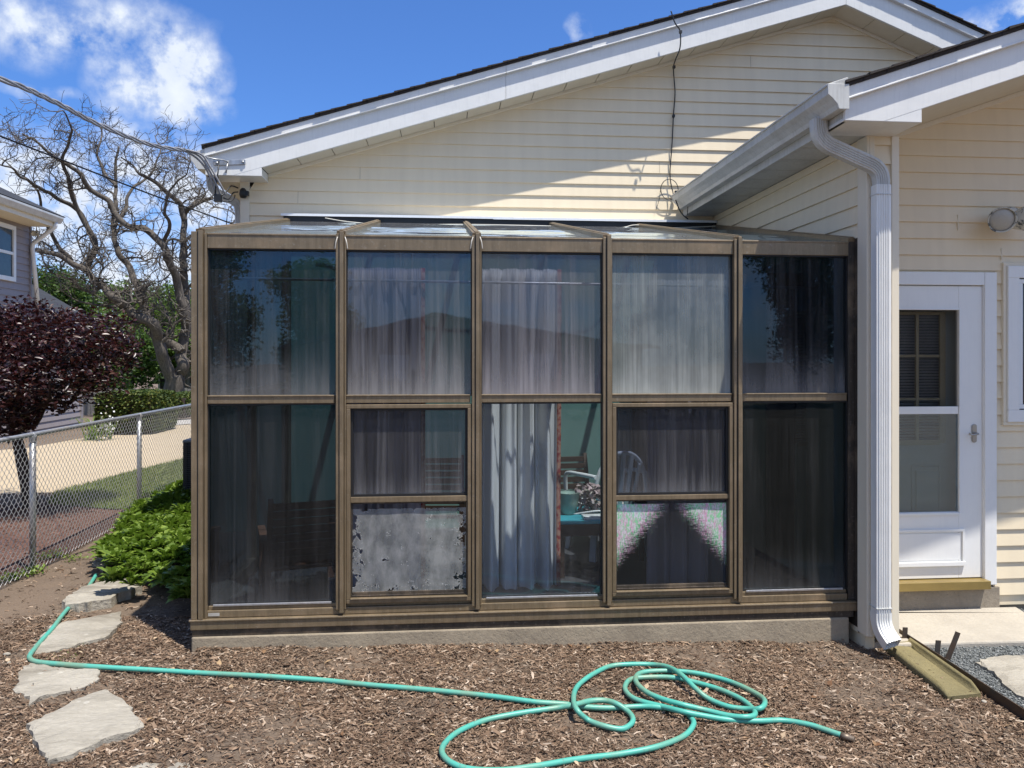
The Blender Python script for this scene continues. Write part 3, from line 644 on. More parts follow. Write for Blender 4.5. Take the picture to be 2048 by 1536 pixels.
# porch soffit under the wing gable
m = MB(); x = 2.757
m.add([(2.757, Yw+.03, wz(2.757, WB)), (8, Yw+.03, wz(8, WB)), (8, Yd, wz(8, WB)), (2.757, Yd, wz(2.757, WB)), (2.757, Yw+.03, wz(2.757, WB-.02)), (8, Yw+.03, wz(8, WB-.02)), (8, Yd, wz(8, WB-.02)), (2.757, Yd, wz(2.757, WB-.02))], [(0,1,2,3), (7,6,5,4), (0,4,5,1), (1,5,6,2), (2,6,7,3), (3,7,4,0)])
m.build('porch_soffit', M['soffit'], house)
m = MB(); strip_xz(m, [2.79, 8], WB, WB+.035, Yd-.03, Yd-.004, wz); m.build('porch_moulding', M['trim'], house, bevel=.004)
# wing eave: K gutter, fascia, vented soffit
m = MB(); zg = CZ
gp = [(2.288, zg+1.555), (2.288, zg+1.42), (2.235, zg+1.42), (2.225, zg+1.445), (2.20, zg+1.475), (2.172, zg+1.50), (2.170, zg+1.545), (2.16, zg+1.545), (2.16, zg+1.556), (2.18, zg+1.556)]
m.prism(gp, 1, 4.21, 7.24); m.prism([(2.288, zg+1.557), (2.165, zg+1.557), (2.288, zg+1.60)], 1, 4.21, 4.235); m.prism([(a, b) for a, b in [(2.292, zg+1.558), (2.292, zg+1.415), (2.232, zg+1.415), (2.22, zg+1.445), (2.196, zg+1.472), (2.166, zg+1.498), (2.164, zg+1.558)]], 1, 4.203, 4.212)
m.build('wing_gutter', M['gutter'], house, bevel=.002)
m = MB(); m.box(2.292, 2.312, Yw+.03, 7.28, wzb, zg+1.56); m.build('wing_eave_fascia', M['gutter'], house)
m = MB(); y = Ys+.0
while y < 7.28:
    m.box(2.313, XW-.002, y, min(y+.29, 7.28), wzb+.004, wzb+.02); y += .298
m.box(2.313, XW, Yw+.03, 7.28, wzb+.021, wzb+.03); m.build('wing_eave_soffit', M['gutter'], house)
# wing side wall and the stub beside the door
m = MB(); siding(m, XW, lambda z: Ys+.09, lambda z: Yb-.02, .02, wzb, axis='x', zstart=.02)
m.box(XW, 2.66, Ys+.03, Yb-.005, -.1, wzb); m.build('wing_side_wall', M['siding'], house)
m = MB(); siding(m, Ys, lambda z: XW+.03, lambda z: 2.75, .05, wzb, zstart=.02); m.box(XW+.01, 2.78, Ys, Ys+.06, .03, wzb); siding(m, 2.776, lambda z: Ys+.05, lambda z: Yd-.0, .05, wzb+.15, axis='x', sign=1, zstart=.02); m.box(2.70, 2.776, Ys+.06, Yd-.01, -.1, wzb); m.build('stub_wall', M['siding'], house)
m = MB(); m.box(XW-.018, XW-.001, Ys-.02, Ys+.09, .03, wzb); m.box(XW-.001, XW+.032, Ys-.02, Ys-.001, .03, wzb); m.build('corner_trim', M['trim'], house, bevel=.003)
m = MB(); m.box(2.742, 2.790, Ys-.022, Ys-.001, .02, wzb); m.box(2.778, 2.790, Ys-.001, Ys+.06, .02, wzb); m.build('corner_trim', M['trim'], house, bevel=.003)
# ---- door wall
dxr = P(1987, 600, Yd).x; dz1 = P(1900, 545, Yd).z; dz0 = P(1900, 1168, Yd).z
m = MB(); ef = lambda z: min(8, 0*z+8)
siding(m, Yd, lambda z: max(2.79, 2.32+(z+WB-CZ-1.584)/.343), ef, dz1+.015, wz(7.5, WB), zstart=.02)
siding(m, Yd, lambda z: dxr+.005, ef, .055, dz1+.015, zstart=.055-.117*.0)
m.box(2.79, 8, Yd, Yd+.1, dz1, 3.0); m.add([(2.79, Yd+.02, 3.0), (8, Yd+.02, 3.0), (8, Yd+.02, 5.2)], [(0,1,2)]); m.box(dxr, 8, Yd, Yd+.1, -.02, dz1); m.build('door_wall', M['siding'], house)
m = MB(); jx = P(2000, 530, Yd).x
m.box(jx+.0, jx+.006, Yd-.0155, Yd-.001, dz1+.09, dz1+.175); m.build('siding_seam', M['trim'], house); m = MB(); m.box(P(1913, 0, Yd).x, P(1913, 0, Yd).x+.004, Yd-.0155, Yd-.001, dz1+.3, dz1+.41); m.build('siding_seam', M['trim'], house)
m = MB(); m.box(2.62, P(1994, 0, Yd).x, Yd-.03, Yd+.1, -.12, dz0-.02); m.build('door_footing', M['step'], house, bevel=.006)
m = MB(); m.box(P(1994, 0, Yd).x+.002, 8, Yd+.02, Yd+.1, -.15, .03); m.build('wall_footing', M['found'], house)
# door casing
dl = P(1702, 0, Yd).x; dr = P(1962, 0, Yd).x; dt = P(1900, 572, Yd).z; db = P(1900, 1155, Yd).z
m = MB(); m.box(dr+.004, dxr, Yd-.035, Yd+.02, dz0-.004, dz1); m.box(2.78, dr+.003, Yd-.034, Yd+.02, dt+.004, dz1); m.box(dr-.0, dr+.012, Yd-.022, Yd+.05, dz0, dt+.004); m.build('door_casing', M['doorwhite'], house, bevel=.004)
m = MB(); m.box(2.66, dr+.01, Yd-.09, Yd+.04, dz0-.018, db-.006); m.build('door_threshold', M['gold'], house, bevel=.003)
# inner door with grille window behind the storm door
YI = Yd+.11; idr = m_ = None
m = MB(); gxr = P(1885, 0, YI).x; gzt = P(1850, 624, YI).z; gzb = P(1850, 886, YI).z
m.box(2.5, dr, YI, YI+.04, db-.01, gzb-.0); m.box(gxr, dr, YI, YI+.04, gzb, dt); m.box(2.5, gxr, YI, YI+.04, gzt, dt)
zb1 = P(1800, 930, YI).z; zb2 = P(1800, 1100, YI).z; xp = P(1822, 0, YI).x; xq = P(1880, 0, YI).x
for (a, b, c_, d_) in ((xp, xq, zb1-.012, zb1), (xp, xq, zb2, zb2+.012), (xp, xp+.012, zb2+.0121, zb1-.0121), (xq-.012, xq, zb2+.0121, zb1-.0121), (xp+.035, xq-.035, zb2+.04, zb1-.04)): m.box(a, b, YI-.008, YI-.0005, c_, d_)
inner = m.build('inner_door', simple('door_cream_green', (.42,.44,.38), (.36,.38,.33), 2), house, bevel=.002)
m = MB()
xm = P(1832, 0, YI).x
for (a, b, c_, d_) in ((gxr-.03, gxr+.012, gzb, gzt), (2.5, gxr-.03, gzb-.012, gzb+.022), (2.5, gxr-.03, gzt-.022, gzt), (xm-.011, xm+.011, gzb+.0222, gzt-.0222)): m.box(a, b, YI-.018, YI-.001, c_, d_)
for yy in (712, 798): m.box(2.5, gxr-.031, YI-.015, YI-.003, P(1832, yy, YI).z-.009, P(1832, yy, YI).z+.009)
m.build('grille', simple('tan_grille', (.40,.34,.20)), inner)
m = MB(); z = gzb
while z < gzt: m.add([(2.5, YI+.03, z), (gxr, YI+.03, z), (gxr, YI+.012, z+.017), (2.5, YI+.012, z+.017)], [(0,1,2,3)]); z += .021
m.build('blind', simple('grey_blind_slats', (.34,.37,.38), rough=.4), inner)
m = MB(); m.box(2.3, dr+.05, YI+.06, YI+.08, db-.2, dt+.1); m.build('door_backing', M['black'], inner)
# storm door
zA = P(1850, 620, Yd).z; zB = P(1850, 813, Yd).z; zC = P(1850, 828, Yd).z; zD = P(1850, 1024, Yd).z; gr = P(1915, 0, Yd).x
m = MB(); yo, yi = Yd-.012, Yd+.022
m.box(gr, dr, yo, yi, db, dt); m.box(dl, gr-.0, yo, yi, zA, dt); m.box(dl, gr, yo, yi, db, zD); m.box(dl, gr, yo+.003, yi-.003, zB-.0, zC) if False else None
sd = m.build('storm_door', M['doorwhite'], house, bevel=.003)
m = MB(); m.box(2.7, gr-.002, yo-.002, yi-.004, zC, zB); m.build('sash_rail', M['doorwhite'], sd, bevel=.003)
pz1 = P(1850, 1058, Yd).z; pz0 = P(1850, 1131, Yd).z; pr = P(1926, 0, Yd).x
m = MB()
for (a, b, c_, d_, dd) in ((2.7, pr, pz1-.018, pz1, .012), (2.7, pr, pz0, pz0+.03, .02), (pr-.018, pr, pz0+.0301, pz1-.0181, .012), (2.7, pr-.03, pz0+.04, pz1-.03, .004)): m.box(a, b, yo-dd, yo-.0005, c_, d_)
m.box(2.7, gr+.012, yo-.012, yo-.0005, zD-.02, zD-.004); m.box(gr-.0, gr+.012, yo-.008, yo-.0005, zD-.0038, zA+.012); m.box(2.7, gr-.001, yo-.008, yo-.0005, zA+.0, zA+.012); m.build('kick_panel', M['doorwhite'], sd, bevel=.003)
m = MB(); m.box(2.70, gr, yo+.010, yo+.014, zD, zC); m.build('glass', glass('storm_glass', (.82,.87,.86), .13, .02, .06, .06, 9, wave=.1, z0=.45), sd)
scr = NT('insect_screen'); q = scr.node('ShaderNodeBsdfDiffuse', {'Color': (.03,.03,.032)}); r_ = scr.node('ShaderNodeBsdfTransparent'); mm = scr.node('ShaderNodeMixShader', {0: .24}); scr.L.new(r_.outputs[0], mm.inputs[1]); scr.L.new(q.outputs[0], mm.inputs[2]); scr.L.new(mm.outputs[0], scr.out.inputs['Surface'])
m = MB(); m.box(2.70, gr, yo+.016, yo+.018, zB, zA); m.build('screen', scr.m, sd)
hx = P(1949, 0, Yd-.02).x; hz = P(1949, 866, Yd).z
m = MB(); pl = [(hx+.018*math.cos(a), hz+.048*(1 if math.sin(a) >= 0 else -1)*1.0+.018*math.sin(a)) for a in np.linspace(0, 2*math.pi, 24, endpoint=False)]; m.prism(pl, 1, yo-.010, yo-.0005)
hd = m.build('handle_plate', M['steelbrush'], sd, bevel=.002)
m = MB(); m.tube(spline([(hx, yo-.005, hz+.0), (hx, yo-.045, hz), (hx-.02, yo-.052, hz-.002), (hx-.045, yo-.05, hz-.008), (hx-.068, yo-.048, hz+.002)], 5), [.008]*21, 8); m.build('handle', M['steelbrush'], sd)
# window at the right edge
m = MB(); wx0 = P(2001, 0, Yd).x; wz1 = P(2020, 526, Yd).z; wz0 = P(2020, 850, Yd).z; wx1 = wx0+1.0
def ring(m, x0, x1, z0, z1, w_, y0, y1):
    m.box(x0, x1, y0, y1, z1-w_, z1); m.box(x0, x1, y0, y1, z0, z0+w_); m.box(x0, x0+w_, y0, y1, z0+w_, z1-w_); m.box(x1-w_, x1, y0, y1, z0+w_, z1-w_)
win = MB(); ring(win, wx0, wx1, wz0, wz1, .025, Yd-.03, Yd-.002); win = win.build('window', M['trim'], house, bevel=.003)
m = MB(); ring(m, wx0+.0252, wx1-.0252, wz0+.0252, wz1-.0252, .085, Yd-.045, Yd-.001); ring(m, wx0+.118, wx1-.118, wz0+.118, wz1-.118, .03, Yd-.03, Yd-.001); m.build('frame', M['doorwhite'], win, bevel=.003)
m = MB(); m.box(wx0+.11, wx1-.11, Yd-.018, Yd-.0165, wz0+.11, wz1-.11); m.build('pane', simple('dark_window_glass', (.02,.025,.03), rough=.05, bumps=0), win)
# wing downspout
YS = Ys-.065; xd = P(1762, 0, YS).x
m = MB(); t0 = Vector((2.235, YS-.03, zg+1.43)); t1 = Vector((2.235, YS-.03, P(1640, 285, YS).z)); t2 = P(1757, 338, YS); t2.x = xd; t3 = Vector((xd, YS, .16)); 
sweep(m, dsprofile(.085, .062), elbow_path([t0, t1, t2, Vector((xd, YS, t2.z-.14))], .085), (1,0,0)); 
sp = m.build('wing_downspout', M['gutter'], house)
m = MB(); sweep(m, dsprofile(.093, .07), [Vector((xd, YS, t2.z-.10)), Vector((xd, YS, t2.z-.5)), Vector((xd, YS, .8)), Vector((xd, YS, .17))], (1,0,0)); m.build('straight_pipe', M['white'], sp)
m = MB(); sweep(m, dsprofile(.098, .076), elbow_path([Vector((xd, YS, .20)), Vector((xd, YS, .10)), Vector((xd+.022, YS-.085, .03))], .07), (1,0,0), caps=False); m.build('outlet_elbow', M['white'], sp)
m = MB(); 
for zz in (t2.z-.15, .24):
    m = MB(); m.box(xd-.0495, xd+.0495, YS-.0415, YS+.045, zz-.012, zz-.008); m.build('strap', M['gutter'], sp)
# ================================================================ SUNROOM
Z = lambda r: CZ+r
sun = thing('sunroom', 'lean-to glass sunroom with weathered bronze aluminium frames on a concrete base', 'sunroom', (.55, 5.9, 0))
MX = [-1.4475, -.622, .189, .994, 1.822, 2.60]
ZH0, ZH1, ZM0, ZM1, ZS1, ZS0, ZL0 = Z(.645), Z(.735), Z(-.278), Z(-.225), Z(-1.475), Z(-1.54), Z(-1.60)
rz = lambda y: ZH1+.2025*(y-Yf)
m = MB(); m.box(-1.485, 2.54, Yf-.042, Yf+.10, -.4, Z(-1.640)); m.box(-1.475, 2.598, Yf+.101, Yb-.01, -.4, Z(-1.64)); m.build('foundation', M['found'], sun, bevel=.010)
m = MB(); m.box(-1.40, 2.59, Yf+.12, Yb-.02, Z(-1.639), Z(-1.60)); m.build('floor', simple('dark_floor', (.055,.055,.06), (.035,.035,.04), 3), sun)
m = MB(); m.box(-1.49, 2.61, Yf-.045, Yf+.09, ZL0, ZS0-.002); m.box(-1.497, 2.585, Yf-.052, Yf-.02, ZS0-.010, ZS0+.002); m.build('base_ledge', M['bronze'], sun, bevel=.004)
m = MB(); m.box(-1.482, 2.57, Yf-.036, Yf+.07, Z(-1.639), ZL0-.001); m.build('base_flashing', M['bronzed'], sun)
m = MB(); m.box(-1.485, 2.54, Yf-.018, Yf+.08, ZS0+.0021, ZS1-.022); m.box(-1.40, 2.54, Yf-.002, Yf+.08, ZS1-.0219, ZS1); m.build('sill', M['bronze'], sun, bevel=.003)
m = MB(); m.box(-1.395, -1.33, Yf-.0195, Yf-.0182, ZS1-.052, ZS1-.034); m.build('maker_plate', simple('pale_label', (.42,.40,.36)), sun)
# corner post and mullions
def mullion(x, w_=.058, first=False):
    m = MB()
    if first:
        m.box(-1.485, -1.452, Yf-.045, Yf+.055, ZS0+.003, ZH1+.005); m.box(-1.444, -1.418, Yf-.05, Yf+.06, ZS0+.003, ZH1+.01); m.box(-1.414, -1.400, Yf-.03, Yf+.05, ZS0+.003, ZH1-.005)
        m.box(-1.455, -1.41, Yf-.02, Yf+.05, ZS0+.003, ZH1)
    else:
        m.box(x-w_/2, x-.010, Yf-.040, Yf+.05, ZS1-.03, ZH1+.004); m.box(x-.006, x+w_/2-.012, Yf-.052, Yf+.05, ZS1-.045, ZH1+.016); m.box(x+w_/2-.009, x+w_/2, Yf-.030, Yf+.05, ZS1-.03, ZH1-.004)
        m.box(x-w_/2+.004, x+w_/2-.004, Yf-.02, Yf+.05, ZS1-.03, ZH1)
    m.build('corner_post' if first else 'mullion', M['bronze'], sun, bevel=.002)
    m = MB(); xx = -1.448 if first else x-.008
    m.box(xx-.0022, xx+.0022, Yf-.0425 if not first else Yf-.046, Yf-.018, ZS1-.02, ZH1+.003); m.build('gasket', M['rubber'], sun)
mullion(0, first=True)
for x in MX[1:5]: mullion(x)
m = MB(); m.box(2.545, 2.585, Yf-.02, Yf+.05, ZS0+.003, ZH1); m.box(2.585, 2.599, Ys+.09, Yf+.05, .05, ZH1+.02); m.build('wall_channel', M['bronzed'], sun, bevel=.002)
# bays
GL = [glass('bay_glass_%d' % i, *a[:1], wave=.08, **a[1]) for i, a in enumerate([
 ((.36,.47,.56), dict(refl=.052, film=.010, streak=.09, bottom=.16, seed=1)),
 ((.50,.53,.60), dict(refl=.050, film=.035, streak=.24, bottom=.28, zh=.45, seed=2)),
 ((.50,.51,.56), dict(refl=.050, film=.07, streak=.26, bottom=.30, zh=.45, seed=3, dcol=(.50,.47,.48))),
 ((.50,.54,.56), dict(refl=.050, film=.16, streak=.30, bottom=.34, zh=.45, dcol=(.46,.48,.45), seed=4, patch=.16)),
 ((.25,.34,.44), dict(refl=.042, film=.008, streak=.08, bottom=.22, seed=5)),
 ((.40,.46,.52), dict(refl=.027, film=.003, streak=.045, bottom=.08, seed=6, z0=.28)),
 ((.55,.58,.66), dict(refl=.030, film=.03, streak=.16, bottom=.2, seed=7, z0=.84, zh=.25)),
 ((.93,.96,.98), dict(refl=.036, film=.004, streak=.012, bottom=.05, seed=8, z0=.28)),
 ((.46,.50,.60), dict(refl=.030, film=.03, streak=.16, bottom=.2, seed=9, z0=.84, zh=.25)),
 ((.36,.45,.44), dict(refl=.027, film=.003, streak=.04, bottom=.07, seed=10, z0=.28))])]
def pane(x0, x1, z0, z1, mat, parent=None, y=Yf+.012):
    m = MB(); m.box(x0, x1, y, y+.005, z0, z1); return m.build('glass_pane', mat, parent or sun)
for i in range(5):
    x0, x1 = MX[i]+.029, MX[i+1]-(.029 if i < 4 else .055)
    if i == 0: x0 = -1.400
    m = MB(); m.box(x0, x1, Yf-.022, Yf+.07, ZH0, ZH1-.004); m.box(x0, x1, Yf-.026, Yf+.02, ZH1-.012, ZH1); m.build('header', M['bronze'], sun, bevel=.003)
    xr = x1-.01
    m = MB(); m.box(x0, xr, Yf-.020, Yf+.04, ZM0+.004, ZM1); m.box(x0, xr, Yf-.026, Yf+.01, ZM1-.008, ZM1+.001); m.build('mid_rail', M['bronze'], sun, bevel=.003)
    pane(x0, x1, ZM1-.01, ZH0+.01, GL[i])
    m = MB(); m.box(x0, x1, Yf-.012, Yf+.012, ZH0-.007, ZH0-.0005); m.box(x0, x0+.006, Yf-.008, Yf+.011, ZM1+.001, ZH0-.0072); m.box(x1-.006, x1, Yf-.008, Yf+.011, ZM1+.001, ZH0-.0072); m.build('glazing_gasket', M['rubber'], sun)
    if i in (0, 2, 4):
        pane(x0, x1, ZS1-.01, ZM0+.01, GL[5+i])
        m = MB(); m.box(x0+.03, x1-.03, Yf-.012, Yf-.002, ZS1+.001, ZS1+.013); m.build('glazing_strip', M['alu'], sun, bevel=.002)
        m = MB(); m.box(x0, x0+.006, Yf-.008, Yf+.011, ZS1+.0135, ZM0); m.box(x1-.006, x1, Yf-.008, Yf+.011, ZS1+.0135, ZM0); m.box(x0+.006, x1-.006, Yf-.008, Yf+.011, ZM0-.006, ZM0+.003); m.build('glazing_gasket', M['rubber'], sun)
    else:
        zt_, zb_ = ZM0-.004, ZS1+.002; zr1, zr0 = P(820, 992, Yf).z, P(820, 1003, Yf).z
        if i == 3: zr1, zr0 = P(1340, 989, Yf).z, P(1340, 998, Yf).z
        m = MB(); ring(m, x0+.002, x1-.002, zb_, zt_, .024, Yf-.030, Yf+.03); m.box(x0+.026, x1-.026, Yf-.038, Yf-.008, zb_+.0242, zb_+.032)
        fr = m.build('operable_window', M['bronze'], sun, bevel=.003)
        m = MB(); m.box(x0+.0262, x1-.0262, Yf-.016, Yf+.02, zr0, zr1); m.build('meeting_rail', M['bronze'], fr, bevel=.002)
        m = MB(); ring(m, x0+.0262, x1-.0262, zr1+.0005, zt_-.0242, .014, Yf-.006, Yf+.02); m.build('sash_gasket', M['rubber'], fr)
        pane(x0+.035, x1-.035, zr1+.01, zt_-.03, GL[5+i], fr)
        m = MB(); ring(m, x0+.0262, x1-.0262, zb_+.033, zr0-.0005, .009, Yf-.004, Yf+.02); m.box(x0+.036, x1-.036, Yf+.0, Yf+.018, zb_+.0422, zb_+.060); m.build('screen_frame', M['bronzed'], fr, bevel=.002)
        # torn grey screen (bay 2) / dark screen with a moire shimmer painted into its colour (bay 4): a thin woven sheet
        t = NT('torn_insect_screen' if i == 1 else 'painted_moire_insect_screen'); pw = t.pos()
        sx = t.node('ShaderNodeSeparateXYZ', {0: t.geo.outputs['Position']}); cxm = (x0+x1)/2; hw = (x1-x0)/2-.035
        edge = t.math('DIVIDE', t.math('ABSOLUTE', t.math('SUBTRACT', sx.outputs[0], cxm)), hw)
        ztop, zbot = zr0, zb_+.045
        if i == 1:
            n1 = t.noise(t.pos((1,1,1)), 13, 5, .6); n2 = t.noise(t.pos((1,1,1)), 60, 4, .6)
            ve = t.math('ABSOLUTE', t.math('SUBTRACT', t.ramp(sx.outputs[2], zbot, ztop), .5)); eb = t.math('MAXIMUM', edge, t.math('MULTIPLY', ve, 2.0))
            thr = t.ramp(eb, .72, 1.0, .625, .49); hole = t.math('GREATER_THAN', t.math('ADD', t.math('MULTIPLY', n1, .68), t.math('MULTIPLY', n2, .32)), thr)
            topc = t.math('GREATER_THAN', t.math('ADD', sx.outputs[2], t.math('MULTIPLY', n2, .012)), ztop-.036)
            hole = t.math('MAXIMUM', hole, topc); rim = t.math('GREATER_THAN', t.math('ADD', t.math('MULTIPLY', n1, .68), t.math('MULTIPLY', n2, .32)), t.math('SUBTRACT', thr, .010))
            col = t.mix(rim, t.mix(t.ramp(t.noise(t.pos((1.6,1,.8)), 9, 7, .7), .36, .64), (.28,.29,.28), (.62,.62,.59)), (.72,.72,.68)); op = t.math('MULTIPLY', t.math('SUBTRACT', 1.0, hole), t.ramp(rim, 0, 1, .50, .92))
        else:
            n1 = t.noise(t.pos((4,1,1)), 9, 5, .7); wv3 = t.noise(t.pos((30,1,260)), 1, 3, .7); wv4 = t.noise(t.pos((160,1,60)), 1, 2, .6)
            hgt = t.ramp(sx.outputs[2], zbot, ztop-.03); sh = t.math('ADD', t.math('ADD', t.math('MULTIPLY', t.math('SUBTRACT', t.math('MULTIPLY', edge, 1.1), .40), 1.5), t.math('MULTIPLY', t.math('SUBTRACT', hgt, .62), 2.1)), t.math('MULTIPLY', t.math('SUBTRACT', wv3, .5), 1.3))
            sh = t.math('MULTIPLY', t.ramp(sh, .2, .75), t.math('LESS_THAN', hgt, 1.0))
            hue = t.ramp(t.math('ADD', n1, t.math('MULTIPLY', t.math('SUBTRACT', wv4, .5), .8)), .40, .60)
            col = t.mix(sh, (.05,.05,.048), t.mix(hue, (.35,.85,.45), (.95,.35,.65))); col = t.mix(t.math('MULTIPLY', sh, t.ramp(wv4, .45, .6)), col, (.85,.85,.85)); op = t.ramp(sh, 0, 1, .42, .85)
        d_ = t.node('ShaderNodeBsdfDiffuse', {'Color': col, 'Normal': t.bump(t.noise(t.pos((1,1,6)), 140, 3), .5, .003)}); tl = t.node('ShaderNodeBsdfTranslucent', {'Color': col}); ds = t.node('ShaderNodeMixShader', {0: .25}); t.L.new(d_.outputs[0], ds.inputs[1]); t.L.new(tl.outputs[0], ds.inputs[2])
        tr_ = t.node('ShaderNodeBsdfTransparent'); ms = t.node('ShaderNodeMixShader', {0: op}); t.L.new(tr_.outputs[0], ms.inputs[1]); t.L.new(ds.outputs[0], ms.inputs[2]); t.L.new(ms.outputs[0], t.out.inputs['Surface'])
        m = MB(); nx_, nz_ = 24, 24; xs = np.linspace(x0+.034, x1-.034, nx_); zs = np.linspace(zb_+.05, zr0-.004, nz_)
        vs = [(x, Yf+.006+.003*mnoise.noise(Vector((x*6, z*6, i))), z) for z in zs for x in xs]
        m.add(vs, [(a*nx_+b, a*nx_+b+1, (a+1)*nx_+b+1, (a+1)*nx_+b) for a in range(nz_-1) for b in range(nx_-1)], True)
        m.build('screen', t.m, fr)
# rafters and roof glazing
for i, x in enumerate([-1.44]+MX[1:5]+[2.57]):
    a = Vector((x, Yf-.02, ZH1+.010)); b = Vector((x, Yb-.10, rz(Yb-.10)+.014)); m = MB(); m.bar(a, b, .052, .028); m.bar(a+Vector((0,0,.016)), b+Vector((0,0,.016)), .022, .01); m.bar(a-Vector((0,-.06,.03)), b-Vector((0,0,.03)), .035, .05)
    m.build('rafter', M['bronze'] if i else M['bronze'], sun, bevel=.002)
rg = glass('roof_glass', (.88,.91,.93), .10, .05, .10, 0, 12, wave=.4)
for i in range(5):
    xa = ([-1.44]+MX[1:5]+[2.57])[i]+.022; xb = ([-1.44]+MX[1:5]+[2.57])[i+1]-.022
    m = MB(); vs = []
    for k in range(9):
        y = Yf-.005+(Yb-.10-Yf)*k/8
        for x in (xa, xb): vs.append((x, y, rz(y)+.004+.003*math.sin(k*1.7+i)))
    m.add(vs, [(2*k, 2*k+1, 2*k+3, 2*k+2) for k in range(8)], True); m.add([(v[0], v[1], v[2]-.006) for v in vs], [(2*k+2, 2*k+3, 2*k+1, 2*k) for k in range(8)], True); m.build('roof_glass', rg, sun)
m = MB(); x0_, x1_ = P(566, 440, Yb-.03).x, 2.59
m.box(x0_+.02, x1_, Yb-.11, Yb-.016, rz(Yb-.1)-.04, Z(1.315)-.012); m.box(-1.46, x0_+.1, Yb-.05, Yb-.016, rz(Yb)-.06, rz(Yb)-.02); m.build('ridge_bar', M['rubber'], sun)
m = MB(); zf = Z(1.315)
for (a, b, dz_) in ((x0_, P(985, 0, Yb).x, 0), (P(985, 0, Yb).x-.0, x1_, -.004)):
    m.add([(a, Yb-.012, zf+.022+dz_), (b, Yb-.012, zf+.022+dz_), (b, Yb-.13, zf+dz_), (a, Yb-.13, zf+dz_), (a, Yb-.13, zf-.022+dz_), (b, Yb-.13, zf-.022+dz_), (b, Yb-.012, zf+.004+dz_), (a, Yb-.012, zf+.004+dz_)], [(0,1,2,3), (3,2,5,4), (4,5,6,7), (0,3,4,7), (1,6,5,2)])
m.build('wall_flashing', M['flash'], sun)
# left glazed end
m = MB(); XL = -1.475
for y0_, y1_ in ((Yf+.05, Yf+.10), (5.95, 6.0), (Yb-.12, Yb-.02)): m.prism([(y0_, ZL0), (y1_, ZL0), (y1_, rz(y1_)-.03), (y0_, rz(y0_)-.03)], 0, XL-.008, XL+.05)
m.build('end_mullion', M['bronzed'], sun, bevel=.003)
m = MB(); m.box(XL-.006, XL+.045, Yf+.10, Yb-.12, ZM0, ZM1); m.box(XL-.012, XL+.05, Yf+.08, Yb-.05, ZL0, ZS0+.03); m.build('end_rail', M['bronzed'], sun, bevel=.003)
eg = glass('end_glass', (.22,.26,.30), .06, .02, .05, .1, 13)
m = MB(); m.prism([(Yf+.05, ZS0), (Yb-.06, ZS0), (Yb-.06, rz(Yb-.06)-.03), (Yf+.05, rz(Yf+.05)-.03)], 0, XL+.012, XL+.017); m.build('end_glass', eg, sun)
# inner teal wall, door opening, floor
m = MB(); m.box(-1.42, 2.59, Yb-.035, Yb-.017, Z(-1.60), rz(Yb)-.05); tw = m.build('back_wall_panel', M['teal'], sun)
m = MB(); m.box(1.78, 2.45, Yb-.06, Yb-.036, Z(-1.59), Z(.42)); m.build('dark_doorway', M['black'], tw)
m = MB(); m.box(2.57, 2.585, Yf+.06, Yb-.06, Z(-1.59), rz(Yf)-.02); m.build('side_panel', simple('slate_green_panel', (.13,.24,.21), (.10,.19,.17), 2), sun)
m = MB(); m.tube([(-1.3, 5.0, Z(.50)), (2.5, 5.0, Z(.47))], .009, 8); rod = m.build('curtain_rod', M['alu']); tag(rod, 'thin pale metal curtain rod running along the inside of the upper sunroom glass', 'curtain rod')
# ================================================================ THINGS INSIDE THE SUNROOM
def curtain(px0, px1, pyt, pyb, Y, label, mat, edge, folds, seed, amp=.035, gath=True):
    a = P(px0, pyt, Y); b = P(px1, pyb, Y); x0, x1, z1, z0 = a.x, b.x, a.z, b.z; fl = [rs0.uniform(.4, 1.6) for rs0 in [random.Random(seed+9)] for _ in range(12)]; nx_, nz_ = 110, 26; rs = random.Random(seed); m = MB(); vs = []
    ph = [rs.uniform(0, 6) for _ in range(4)]
    for j in range(nz_+1):
        t = j/nz_; z = z1+(z0-z1)*t+(.0)
        for k in range(nx_+1):
            s = k/nx_; A = amp*(.55+.6*t); A *= fl[int(s*10.99)]*(1-(s*11)%1)+fl[int(s*10.99)+1]*((s*11)%1); y = Y+A*math.sin(folds*s*6.28+ph[0]+.5*math.sin(t*2.2+ph[1]))+A*.45*math.sin(folds*2.3*s*6.28+ph[2]+t)+.012*math.sin(t*7+s*9)
            x = x0+(x1-x0)*s+.012*math.sin(folds*s*6.28+ph[3]+1.5)*(.4+t); zz = z-.010*math.sin(folds*s*12.56+ph[1])*(1 if j == nz_ else 0)+(.006*math.sin(k*1.9) if j == 0 else 0)
            vs.append((x, y, zz))
    W_ = nx_+1; m.add(vs, [(j*W_+k, j*W_+k+1, (j+1)*W_+k+1, (j+1)*W_+k) for j in range(nz_) for k in range(nx_)], True)
    o = m.build('curtain', mat, loc=((x0+x1)/2, Y, z0)); tag(o, label, 'curtain', 'curtains hung inside the sunroom')
    sdm = o.modifiers.new('thickness', 'SOLIDIFY'); sdm.thickness = .003
    if edge:
        m = MB(); pts = []
        for j in range(nz_+1):
            v = vs[j*W_+nx_]; pts.append((v[0]-.004, v[1]-.006, v[2])); pts.append((v[0]+.026, v[1]+.004, v[2]))
        m.add(pts, [(2*j, 2*j+1, 2*j+3, 2*j+2) for j in range(nz_)], True); e = m.build('floral_border', M['floral'], o); q = e.modifiers.new('thickness', 'SOLIDIFY'); q.thickness = .004
    return o
curtain(690, 842, 536, 1182, 5.02, 'grey lined curtain with a ruffled top behind the second bay from the left', M['clothg'], True, 4, 1)
